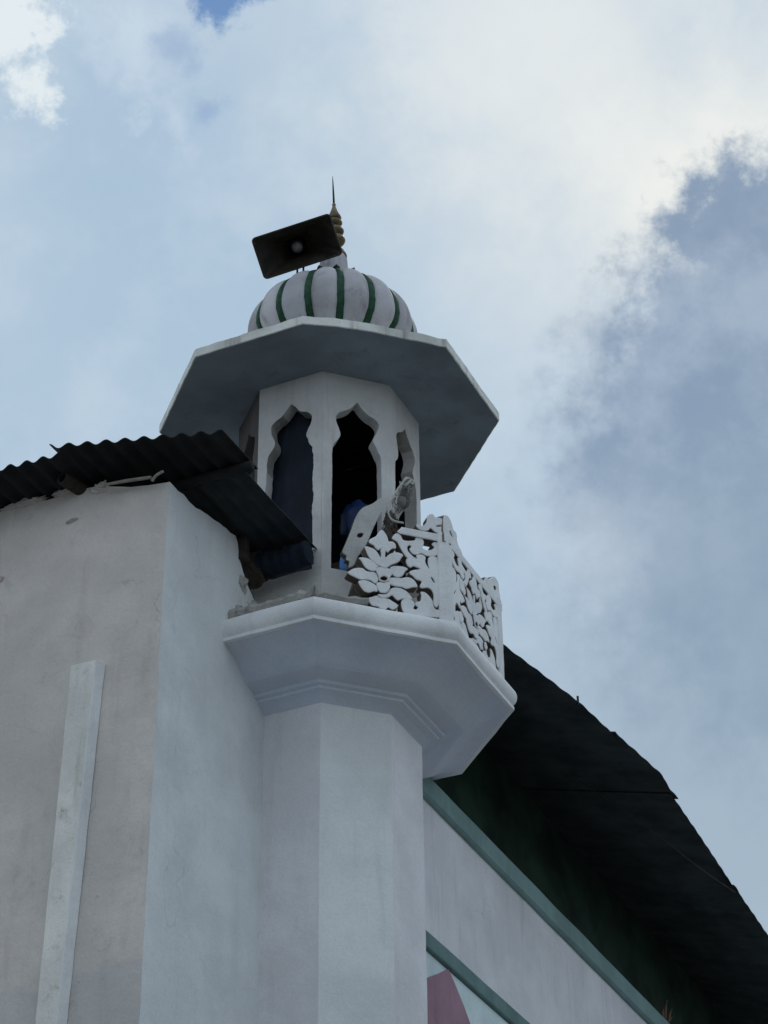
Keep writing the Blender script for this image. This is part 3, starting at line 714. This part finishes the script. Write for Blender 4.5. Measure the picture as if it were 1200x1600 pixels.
o = put('dark_lining', lin, 'black', None, (0, 0.45, 8.71))
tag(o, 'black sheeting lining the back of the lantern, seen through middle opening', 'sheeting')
o = put('ceiling_board', octlathe([(0.50, 10.742), (0.50, 10.760)], cap0=True, cap1=True), 'black', tower)
o = put('blue_bundle', blob(face_frame(0.44, 0) @ Vector((0.05, 9.745, 0)), (0.10, 0.09, 0.15), 2.0, 0.3), 'blue', None, (0.31, -0.25, 9.59), True)
tag(o, 'dim blue plastic bag hanging inside the middle arched opening', 'bundle')
bm = None
me = box(0.10, 0.32, -0.36, -0.14, 8.708, 9.40); jitter(bevel(me, .01), 6, .02)
o = put('crate', me, 'sack', None, (0.12, -0.22, 8.705)); tag(o, 'brown crate in the dark low behind the middle arched opening', 'crate')
F0 = face_frame(0.62, 0)
me = plate([[(-0.175, 9.20), (-0.14, 9.235), (-0.06, 9.42), (-0.01, 9.50), (0.03, 9.42), (-0.02, 9.20), (-0.10, 9.12)]], 0.012, .002, 2)
me.transform(face_frame(0.56, 0)); o = put('cardboard', me, 'sack', None, (0.22, -0.30, 9.12)); tag(o, 'torn brown board poking up behind the broken railing piece', 'board')
me = plate([[(-0.135, 9.215), (-0.105, 9.21), (-0.085, 9.245), (-0.115, 9.31), (-0.132, 9.29)]], 0.02, .004, 2)
me.transform(face_frame(0.70, 0)); o = put('plastic_scrap', me, 'lblue', None, (0.30, -0.42, 9.21)); tag(o, 'small scrap of bright blue plastic beside the sill', 'scrap')
# broken piece of railing leaning inwards on the sill
frag = [(0.078, 9.689), (0.107, 9.684), (0.116, 9.668), (0.09, 9.604), (0.034, 9.463), (-0.008, 9.344), (-0.045, 9.262), (-0.071, 9.223), (-0.090, 9.17), (-0.108, 9.137), (-0.133, 9.125), (-0.128, 9.165), (-0.150, 9.178), (-0.148, 9.205), (-0.174, 9.229), (-0.154, 9.289), (-0.135, 9.345), (-0.112, 9.416), (-0.083, 9.513), (-0.041, 9.585), (0.027, 9.634)]
fh = [(-0.079, 9.362), (-0.068, 9.388), (-0.037, 9.392), (-0.054, 9.360)]
me = plate([frag, fh], 0.05, 0.005, 3); me.materials.append(M['frag']); me.materials.append(M['break'])
for p in me.polygons: p.material_index = 1 if abs(p.normal.z) < 0.3 else 0
me.transform(face_frame(0.86, 0)); o = put('railing_fragment', me, 'rail', None, (0.50, -0.60, 9.12)); tag(o, 'broken grey slab of carved railing leaning against the middle opening', 'broken slab')
me = plate([[(-0.16, 8.70), (0.12, 8.70), (0.06, 9.0), (0.02, 9.25), (-0.03, 9.22), (-0.10, 9.06)]], 0.06, .006, 2)
me.transform(face_frame(0.93, 0)); jitter(me, 12, .01); o = put('rubble_heap', me, 'break', None, (0.5, -0.65, 8.70)); tag(o, 'brown broken masonry behind the floral railing panel', 'rubble')
# plastic bag with a bulb in it, tied to the lantern pillar with string
bag = thing('plastic_bag', (0.66, -0.62, 9.30), 'crumpled clear plastic bag tied with string to the right pillar of the lantern', 'plastic bag')
F2 = face_frame(0.72, 0)
def onf(x, z, d=0.0): return F2 @ Vector((x, z, d))
bp = crv([onf(0.318, 9.935), onf(0.296, 9.885), onf(0.272, 9.80), onf(0.222, 9.69), onf(0.178, 9.585), onf(0.148, 9.485)], 8)
nb = len(bp)
me = tube(bp, [0.014 + 0.036 * math.sin(math.pi * min(1, (i / nb) * 1.15) ** 0.8) + 0.012 * (i > nb * .8) for i in range(nb)], 22)
for v in me.vertices: v.co += nz(v.co, 17, 0.016) + nz(v.co, 45, 0.009)
put('bag', me, 'plastic', bag, smooth=False)
put('bulb', blob(onf(0.268, 9.79), (0.026, 0.026, 0.034), 3, 0.05), 'bulb', bag, smooth=True)
me = tube([onf(0.295, 9.88), onf(0.272, 9.81)], [0.016, 0.022], 10); put('bulb_holder', me, 'iron', bag)
put('rag', blob(onf(0.195, 9.60, -0.02), (0.035, 0.035, 0.085), 6, 0.8, 4, 3.5), 'sack', bag)
put('rag', blob(onf(0.165, 9.46, -0.03), (0.05, 0.04, 0.07), 8, 0.8, 4, 3.5), 'break', bag)
st = crv([onf(0.345, 9.925, .03), onf(0.285, 9.925, .065), onf(0.235, 9.86, .06), onf(0.180, 9.755, .055), onf(0.148, 9.690, .06), onf(0.150, 9.615, .07), onf(0.172, 9.56, .09), onf(0.22, 9.52, .14)], 8)
put('string', tube(st, 0.0065, 6), 'string', bag, smooth=True)
for q in range(5):
    rr = random.Random(q + 60)
    l = crv([onf(0.350, 9.93 + rr.uniform(-.03, .03), .02), onf(0.315, 9.925 + rr.uniform(-.04, .03), .052), onf(0.275, 9.90 + rr.uniform(-.05, .04), .055), onf(0.235, 9.86 + rr.uniform(-.06, .05), .045)], 6)
    put('string', tube(l, 0.0042, 5), 'string', bag, smooth=True)

# ------------------------------------------------------------------ horn loudspeaker on the dome
hb = Vector((-0.018, -0.471, 12.014))
horn = thing('horn_loudspeaker', (-0.018, -0.471, 11.80), 'dark rectangular horn loudspeaker tilted on the dome beside the finial', 'loudspeaker')
iBF = BF.inverted().to_3x3()
def wv(v): return iBF @ Vector(v)
nrm = wv((0.0366, -0.7533, -0.6567)).normalized()
hx = (wv((0.5275, -0.094, 0.1372)).normalized()); hx = (hx - nrm * hx.dot(nrm)).normalized(); hy = nrm.cross(hx).normalized()
if hy.z < 0: hy = -hy
def hp(x, y, d): return hb + hx * x + hy * y + nrm * d
def rrect(w, h, r, n=4):
    out = []
    for cx, cy, a0 in ((w - r, h - r, 0), (-w + r, h - r, 90), (-w + r, -h + r, 180), (w - r, -h + r, 270)):
        for i in range(n + 1):
            a = R_(a0 + 90 * i / n); out.append((cx + r * math.cos(a), cy + r * math.sin(a)))
    return out
def horn_shell():
    lv = [(0.279, 0.142, 0.022, 0.0), (0.276, 0.139, 0.022, -0.012), (0.235, 0.112, 0.03, -0.06), (0.17, 0.085, 0.03, -0.13), (0.10, 0.065, 0.03, -0.20), (0.06, 0.055, 0.03, -0.26), (0.05, 0.05, 0.04, -0.36)]
    vs, fs = [], []
    def rings(dl, off):
        for (w, h, r, d) in dl:
            for (x, y) in rrect(w + off, h + off, max(r, .01)): vs.append(hp(x, y, d))
    rings(lv, 0.0); rings([(w, h, r, d - .004 if i else d) for i, (w, h, r, d) in enumerate(lv)], 0.006)
    n = 20; L = len(lv)
    for i in range(L - 1):
        for k in range(n):
            a, b_ = i * n + k, i * n + (k + 1) % n
            fs.append((a, b_, b_ + n, a + n)); fs.append((L * n + a, L * n + a + n, L * n + b_ + n, L * n + b_))
    for k in range(n): fs.append((k, L * n + k, L * n + (k + 1) % n, (k + 1) % n))
    fs.append(tuple((L - 1) * n + k for k in range(n))); fs.append(tuple((2 * L - 1) * n + k for k in range(n)))
    return mesh(vs, fs)
put('horn', fix(horn_shell()), 'horn', horn, smooth=False)
# rolled lip
lip = rrect(0.281, 0.144, 0.024); lip = [hp(x, y, 0.002) for x, y in lip]; lip.append(lip[0])
put('lip', tube(lip, 0.007, 6), 'horn', horn, smooth=True)
me = blob((0, 0, 0), (0.040, 0.040, 0.055), 1, 0.0)
rot = Matrix((hx, hy, nrm)).transposed().to_4x4(); me.transform(Matrix.Translation(hp(0.0, -0.005, -0.16)) @ rot)
put('throat_plug', me, 'bulb', horn, smooth=True)
me = octlathe([(0.055, -0.44), (0.075, -0.42), (0.075, -0.35), (0.05, -0.34)], n=16, ph=0, cap0=True, cap1=True); me.transform(Matrix.Translation(hb) @ rot); put('driver', me, 'horn', horn, smooth=True)
for x in (-0.03, 0.015):
    p0 = hp(x, -0.10, -0.12); put('bracket_leg', tube([p0, Vector((p0.x, p0.y, 11.75))], 0.007, 6), 'iron', horn)
put('bracket_arm', tube([hp(0.0, 0.02, -0.30), Vector((0.03, -0.06, 12.22))], 0.012, 6), 'iron', horn)

# ------------------------------------------------------------------ ANNEX (left): plastered block with a corrugated roof
SX, FU = -0.15, -1.78
annex = thing('plastered_annex', (-2.0, -1.0, 0), 'grey plastered annex with worn corrugated roof left of the minaret', 'building')
def wall_path():
    cols = []
    for i in range(40): cols.append((-6.5 + (SX - 0.012 - -6.5) * (i / 39) ** 0.75, FU, 0))
    cols.append((SX - 0.004, FU + .001, 0)); cols.append((SX - .001, FU + .004, 1))
    for i in range(1, 46): cols.append((SX, FU + 0.012 + (-0.40 - FU - 0.012) * i / 45, 1))
    return cols
def top_z(x, y, k):
    if k == 0:
        P_ = [(-6.5, 9.385), (-1.32, 9.374), (-0.88, 9.362), (-0.70, 9.370), (-0.60, 9.350), (-0.45, 9.29), (-0.20, 9.243), (SX, 9.240)]; t = x
    else:
        P_ = [(FU, 9.240), (-1.5, 9.245), (-1.19, 9.31), (-0.955, 9.345), (-0.925, 9.22), (-0.87, 9.15), (-0.81, 9.085), (-0.72, 9.03), (-0.62, 8.95), (-0.58, 8.70), (-0.40, 8.69)]; t = y
    for (a, za), (b_, zb_) in zip(P_, P_[1:]):
        if a <= t <= b_: return za + (zb_ - za) * (t - a) / (b_ - a)
    return P_[-1][1]
def annex_wall():
    cols = wall_path(); NR = 60; vs, fs, mids = [], [], []; n = len(cols)
    for layer in (0, 1):
        for (x, y, k) in cols:
            if layer == 1:
                if x < SX - 0.02: xi, yi = min(x, SX - 0.2), FU + 0.2
                else: xi, yi = SX - 0.2, max(y, FU + 0.2)
            else: xi, yi = x, y
            tz = top_z(x, y, k) + 0.012 * noise.noise(Vector((x * 14, y * 14, 3)))
            for j in range(NR + 2):
                z = 0.0 if j == 0 else 5.0 + (tz - 5.0) * (j - 1) / NR
                q = Vector((xi, yi, z))
                if layer == 0:
                    w = 0.010 * noise.noise(Vector((x * 1.3, y * 1.3, z * 0.9))) + 0.003 * noise.noise(Vector((x * 7, y * 7, z * 6)))
                    if k == 0: q.y += w
                    else: q.x += w
                    if abs(x - SX) < .02 and y < FU + .03: q.x += 0.004 * noise.noise(Vector((0, 1, z * 7)))
                vs.append(q)
    H = NR + 2
    for i in range(n - 1):
        for j in range(H - 1):
            a = i * H + j; b_ = a + H
            fs.append((a, b_, b_ + 1, a + 1)); mids.append(cols[i][2])
            c, d = a + n * H, b_ + n * H
            fs.append((c, c + 1, d + 1, d)); mids.append(2)
        a = i * H + H - 1; fs.append((a, a + H, a + H + n * H, a + n * H)); mids.append(2)
    for i in (0, n - 1):
        for j in range(H - 1):
            a = i * H + j; fs.append((a, a + 1, a + 1 + n * H, a + n * H)); mids.append(2)
    return mesh(vs, fs, mids)
me = annex_wall(); me = fix(me)
put('wall', me, ['front', 'side', 'rubble'], annex, smooth=False)
# raised plaster strip on the front wall
def strip():
    vs, fs = [], []; n = 60
    t0, t1 = (-0.683, -0.494, 8.095), (-0.795, -0.640, 4.5)
    dz = 0.05
    for i in range(n + 1):
        f = i / n; z = t0[2] + (t1[2] - t0[2]) * f
        g = f * (t0[2] - t1[2]) / (8.104 - 6.03)
        xl = -0.683 + (-0.728 + 0.683) * g; xr = xl + 0.188 - 0.035 * g
        d0 = 0.066 + .004 * noise.noise(Vector((0, 0, z * 5)))
        j1, j2 = .004 * noise.noise(Vector((4, 0, z * 6))), .004 * noise.noise(Vector((9, 0, z * 6)))
        for (x, y) in ((xl + j1, FU - .007), (xl + j1, FU - d0 + .004), (xl + .004, FU - d0), (xr - .026 + j2, FU - d0 - .002), (xr - .020 + j2, FU - d0 + .004), (xr + j2, FU - .005)): vs.append(Vector((x, y, z + (0.006 if i == 0 and x < xl + .02 else 0))))
    for i in range(n):
        for k in range(6): fs.append((i * 6 + k, i * 6 + (k + 1) % 6, (i + 1) * 6 + (k + 1) % 6, (i + 1) * 6 + k))
    fs.append(tuple(range(6))); fs.append(tuple(n * 6 + k for k in range(6)))
    return fix(mesh(vs, fs))
me = strip()
for p in me.polygons:
    if p.normal.x > 0.3: p.material_index = 1      # return in cleaner limewash, paler to stand in for side light
put('plaster_strip', me, ['strip', 'rim'], annex)
# lumps of mortar along the wall head and on the wall
for (x, z, rx, rz, s) in ((-0.822, 9.150, .018, .016, 1), (-0.800, 9.156, .022, .020, 2), (-0.772, 9.158, .016, .013, 8), (-1.27, 8.88, .030, .022, 3), (-1.16, 9.385, .16, .035, 4), (-0.85, 9.385, .10, .03, 5), (-0.62, 9.335, .05, .045, 6), (-1.55, 9.37, .2, .04, 7)):
    me = blob((x, FU + .004, z), (rx * .9, .018, rz * .8), s * 3.1, 0.7, 4, 4.0); put('mortar_lump', me, 'front', annex)
for (y, z, r, s) in ((-0.86, 9.06, .07, 1), (-0.72, 8.96, .09, 2), (-0.90, 8.84, .06, 3), (-0.66, 8.85, .08, 4)):
    me = blob((SX - .03, y, z), (.055, r, r * .9), s * 2.3, 0.45, 3, 2.5); put('mortar_lump', me, 'rubble', annex)

# corrugated roof
def corr(front, back, x0, x1, zf, pitch=0.108, amp=0.0155, thick=0.006, nl=14, sag=0.0, seed=0):
    """sheet with ridges running front to back; front/back give y at x; zf(x,y) the height"""
    vs, fs = [], []; nx = int((x1 - x0) / pitch * 12); rows = []
    for lay in (0, 1):
        for i in range(nx + 1):
            x = x0 + (x1 - x0) * i / nx
            ya, yb = front(x), back(x)
            for j in range(nl + 1):
                y = ya + (yb - ya) * j / nl
                z = zf(x, y) + amp * math.cos(2 * math.pi * (x - x0) / pitch) + 0.006 * noise.noise(Vector((x * 3, y * 3, seed))) + (0.008 * noise.noise(Vector((x * 11, 0, seed))) if j == 0 else 0)
                vs.append(Vector((x, y, z - lay * thick)))
    H = nl + 1; K = (nx + 1) * H
    for i in range(nx):
        for j in range(nl):
            a = i * H + j; fs.append((a, a + H, a + H + 1, a + 1)); fs.append((K + a, K + a + 1, K + a + H + 1, K + a + H))
        a = i * H; fs.append((a, K + a, K + a + H, a + H)); a = i * H + nl; fs.append((a, a + H, K + a + H, K + a))
    for i in (0, nx):
        for j in range(nl): a = i * H + j; fs.append((a, a + 1, K + a + 1, K + a))
    return mesh(vs, fs)
roof = bpy.data.objects.new('roof', None); COL.objects.link(roof); roof.parent = annex; roof['base'] = (0, 0, 9.3); roof.location = (0, 0, 9.3)
roofz = lambda x, y: 9.415 + 0.03 * (x - 0.2) * -0.3
put('corrugated_sheet', corr(lambda x: -1.862 - 0.30 * (0.23 - x), lambda x: -1.42, -0.745, 0.243, lambda x, y: roofz(x, y) + 0.012, seed=1), 'tin', roof)
put('corrugated_sheet', corr(lambda x: -2.09 + 0.06 * (x + .7), lambda x: -1.40, -1.69, -0.70, lambda x, y: roofz(x, y) - 0.012, seed=2), 'tin', roof)
put('corrugated_sheet', corr(lambda x: -2.12 + 0.04 * (x + 1.7), lambda x: -1.40, -2.72, -1.64, lambda x, y: roofz(x, y) + 0.010, seed=3), 'tin', roof)
put('corrugated_sheet', corr(lambda x: -2.06, lambda x: -1.40, -6.4, -2.66, lambda x, y: roofz(x, y) - 0.012, seed=4), 'tin', roof)
put('corrugated_sheet', corr(lambda x: -1.50, lambda x: -0.565 - 0.30 * (0.2 - x) * (1 if x > -.2 else .2), -0.80, 0.205, lambda x, y: 9.385 + 0.012 * (y + 1.5), amp=0.012, seed=5), 'tin2', roof)
put('corrugated_sheet', corr(lambda x: -1.50, lambda x: -0.70, -6.3, -0.76, lambda x, y: 9.37 + 0.012 * (y + 1.5), amp=0.016, seed=6), 'tin2', roof)
# poles that carry the sheets, their ends showing
put('roof_pole', tube(crv([(0.262, -1.530, 9.385), (-0.5, -1.53, 9.398), (-2.5, -1.52, 9.40), (-6.2, -1.53, 9.40)], 6), 0.031, 14), 'tin', roof, smooth=True)
# hollow pole end under the eave on the left
def pipe(a, b_, ro, ri, n=16):
    a, b_ = Vector(a), Vector(b_); t = (b_ - a).normalized(); p = t.cross(Vector((0, 0, 1))).normalized(); q = t.cross(p); vs, fs = [], []
    for (c, r) in ((a, ro), (b_, ro), (a, ri), (a + t * .12, ri)):
        for k in range(n):
            g = 2 * math.pi * k / n; vs.append(c + (p * math.cos(g) + q * math.sin(g)) * r)
    for k in range(n):
        k2 = (k + 1) % n
        fs += [(k, k2, n + k2, n + k), (k, 2 * n + k, 2 * n + k2, k2), (2 * n + k, 3 * n + k, 3 * n + k2, 2 * n + k2)]
    fs.append(tuple(3 * n + k for k in range(n))); fs.append(tuple(n + k for k in range(n)))
    return fix(mesh(vs, fs))
put('rafter_pole', pipe((-0.795, -1.925, 9.372), (-0.66, -1.40, 9.365), 0.043, 0.030), 'wood', roof)
put('eave_stick', tube([(-0.55, -1.84, 9.300), (-0.40, -1.84, 9.282), (-0.235, -1.84, 9.256)], [0.008, 0.011, 0.010], 8), 'stick', roof)
put('eave_stick', tube(crv([(-0.225, -1.84, 9.226), (-0.215, -1.84, 9.242), (-0.195, -1.842, 9.258), (-0.150, -1.846, 9.268)], 5), 0.009, 7), 'stick', roof)
put('eave_stick', tube([(-0.555, -1.84, 9.285), (-0.545, -1.84, 9.330)], 0.006, 6), 'stick', roof)

# things stuffed into the gap between annex and lantern
roll = thing('rolled_tarpaulin', (0.02, -0.68, 9.16), 'dark blue rolled tarpaulin with a brown end under the corrugated sheet', 'tarpaulin')
FR = face_frame(0.76, -45)
rp = crv([FR @ Vector((x, z, 0)) for x, z in ((-0.16, 9.265), (-0.05, 9.262), (0.08, 9.268), (0.215, 9.278))], 8)
me = tube(rp, [0.090 - 0.018 * i / len(rp) + 0.004 * math.sin(i * 1.7) for i in range(len(rp))], 24)
for v in me.vertices: v.co += nz(v.co, 11, 0.016) + nz(v.co, 40, 0.005)
put('roll', me, 'cloth', roll)
ep = crv([FR @ Vector((x, z, 0.01)) for x, z in ((-0.235, 9.235), (-0.17, 9.25), (-0.10, 9.262))], 6)
me = tube(ep, [0.085, 0.100, 0.106, 0.110, 0.112, 0.112, 0.112, 0.110, 0.107, 0.104, 0.100, 0.096, 0.090], 24)
for v in me.vertices: v.co += nz(v.co, 9, 0.022) + nz(v.co, 34, 0.007)
put('end_wrap', me, 'sack', roll)
o = put('timber_block', jitter(bevel(box(-0.19, -0.10, -0.93, -0.87, 9.20, 9.36), .006), 12, .008), 'wood', None, (-0.14, -0.9, 9.2)); tag(o, 'dark timber block propping the sheet above the broken wall end', 'timber')

# ------------------------------------------------------------------ HALL (right): plastered side wall, green bands, deep eave
HS = 0.22
hall = thing('prayer_hall', (HS, 5, 0), 'pale plastered hall with green wall bands and deep dark eave', 'building')
put('wall', jitter(box(-0.05, HS, 0.55, 14.0, 0.0, 8.46), 1, 0), 'hall', hall)
def moulding(name, sec, y0, y1, mat, step=0.12, amp=0.004, seed=0):
    """section (x,z) swept along y, with a slightly wandering hand-run edge"""
    vs, fs = [], []; n = int((y1 - y0) / step); m_ = len(sec)
    for i in range(n + 1):
        y = y0 + (y1 - y0) * i / n; dx = amp * noise.noise(Vector((seed, y * 2.0, 0))); dz = amp * noise.noise(Vector((0, y * 2.4, seed)))
        for (x, z) in sec: vs.append(Vector((x + (dx if x > HS else 0), y, z + dz)))
    for i in range(n):
        for k in range(m_): fs.append((i * m_ + k, i * m_ + (k + 1) % m_, (i + 1) * m_ + (k + 1) % m_, (i + 1) * m_ + k))
    fs.append(tuple(range(m_))); fs.append(tuple(n * m_ + k for k in range(m_)))
    return put(name, fix(mesh(vs, fs)), mat, hall)
moulding('upper_band', [(HS - .03, 8.352), (HS + .022, 8.357), (HS + .040, 8.372), (HS + .042, 8.507), (HS + .034, 8.515), (HS - .12, 8.517), (HS - .12, 8.36)], 0.56, 13.9, 'band', seed=1)
moulding('lower_band', [(HS - .03, 7.300), (HS + .030, 7.306), (HS + .036, 7.313), (HS + .034, 7.412), (HS + .026, 7.420), (HS - .03, 7.422)], 0.56, 13.9, 'band2', seed=2)
moulding('lower_panel', [(HS - .02, 4.0), (HS + .008, 4.0), (HS + .008, 7.299), (HS - .02, 7.299)], 0.56, 13.9, 'pale', seed=3, amp=0.0)
# mauve painted pointed-arch panel in relief
arch = [(0.56, 4.2), (0.56, 6.86), (0.75, 6.98), (0.95, 7.135), (1.10, 7.215), (1.235, 7.292), (1.34, 7.225), (1.47, 7.13), (1.56, 7.05), (1.70, 6.88), (1.80, 6.65), (1.84, 6.3), (1.84, 4.2)]
me = plate([arch], 0.02, 0.003, 0)
Fw = Matrix(((0, 0, 1, HS + 0.024), (1, 0, 0, 0), (0, 1, 0, 0), (0, 0, 0, 1))); me.transform(Fw)
put('arch_panel', me, 'mauve', hall)
# recessed dark upper wall under the eave
put('clerestory_wall', box(-0.22, 0.04, 1.02, 14.0, 8.40, 9.58), 'hallgreen', hall)
hroof = bpy.data.objects.new('roof', None); COL.objects.link(hroof); hroof.parent = hall; hroof['base'] = (0, 0, 9.2 ); hroof.location = (0 - HS, 0 - 5, 9.2)
hroof['base'] = (-HS, -5, 9.2)
EV = [(0.60, 0.878), (0.76, 0.909), (1.65, 1.074), (2.21, 1.128)], [(2.25, 1.150), (2.60, 1.192), (2.90, 1.225), (3.12, 1.205), (3.28, 1.210)], [(3.29, 1.185), (4.2, 1.145), (4.99, 1.104)], [(4.98, 1.118), (5.10, 1.105), (5.93, 1.071), (7.2, 1.03)], [(7.2, 1.05), (9.5, 1.0), (14.0, 0.95)]
def lerp_p(P_, t):
    for (a, za), (b_, zb_) in zip(P_, P_[1:]):
        if a <= t <= b_: return za + (zb_ - za) * (t - a) / (b_ - a)
    return P_[0][1] if t < P_[0][0] else P_[-1][1]
def hsheet(ev, k):
    y0, y1 = ev[0][0] - (0.10 if k else 0), ev[-1][0] + 0.02; n = int((y1 - y0) / 0.028); vs, fs = [], []; rows = [0, .04, .15, .35, .6, .9, 1.3, 1.8, 2.4]
    for lay in (0, 1):
        for i in range(n + 1):
            y = y0 + (y1 - y0) * i / n; s = lerp_p(ev, y); w = 0.004 * math.cos(2 * math.pi * y / 0.19)
            for r in rows:
                x = s - r
                z = 9.2 + r * 0.26 + w + (0.0025 if k % 2 else -0.0025) + 0.004 * noise.noise(Vector((y * 3, r, k)))
                vs.append(Vector((x, y, z + 0.02 - lay * 0.005)))
    H = len(rows); K = (n + 1) * H
    for i in range(n):
        for j in range(H - 1):
            a = i * H + j; fs.append((a, a + 1, a + H + 1, a + H)); fs.append((K + a, K + a + H, K + a + H + 1, K + a + 1))
        a = i * H; fs.append((a, a + H, K + a + H, K + a)); a += H - 1; fs.append((a, K + a, K + a + H, a + H))
    for i in (0, n):
        for j in range(H - 1): a = i * H + j; fs.append((a, K + a, K + a + 1, a + 1))
    return fix(mesh(vs, fs))
for k, ev in enumerate(EV): put('roof_sheet', hsheet(ev, k), 'rooftin', hroof)
put('roof_bolt', tube([(1.065, 1.655, 9.20), (1.065, 1.655, 9.265)], 0.008, 6), 'iron', hroof)
# loose cable drooping under the eave
cb = crv([(0.55, 2.9, 9.36), (0.75, 3.2, 9.24), (0.92, 3.7, 9.155), (1.03, 4.3, 9.13), (1.10, 4.95, 9.19)], 8)
o = put('cable', tube(cb, 0.006, 6), 'wood', None, (0.9, 4, 9.13)); tag(o, 'thin loose cable drooping below the dark eave', 'cable')
# dry weed on the ledge
weed = thing('dry_weed', (0.24, 5.60, 8.517), 'dry brown weed sprouting on the green ledge under the eave', 'weed')
for i, (dx, dy, h, lean) in enumerate(((0, 0, .20, .02), (.02, .05, .14, .05), (-.01, -.05, .11, -.04), (.01, .09, .09, .07))):
    p0 = Vector((0.245 + dx, 5.60 + dy * .4, 8.50)); pts = crv([p0, p0 + Vector((0.01, lean * .4, h * .5)), p0 + Vector((0.02, lean, h))], 5)
    vs, fs = [], []
    for j, q in enumerate(pts):
        w = 0.016 * math.sin(math.pi * min(0.97, 0.12 + 0.85 * j / (len(pts) - 1))); vs += [q + Vector((-.004, -w, 0)), q + Vector((.005, 0, 0)), q + Vector((-.004, w, 0)), q + Vector((-.009, 0, 0))]
    for j in range(len(pts) - 1):
        for k in range(4): fs.append((j * 4 + k, j * 4 + (k + 1) % 4, j * 4 + 4 + (k + 1) % 4, j * 4 + 4 + k))
    put('leaf', fix(mesh(vs, fs)), 'weed', weed)

for o in bpy.data.objects:
    if 'base' in o: del o['base']
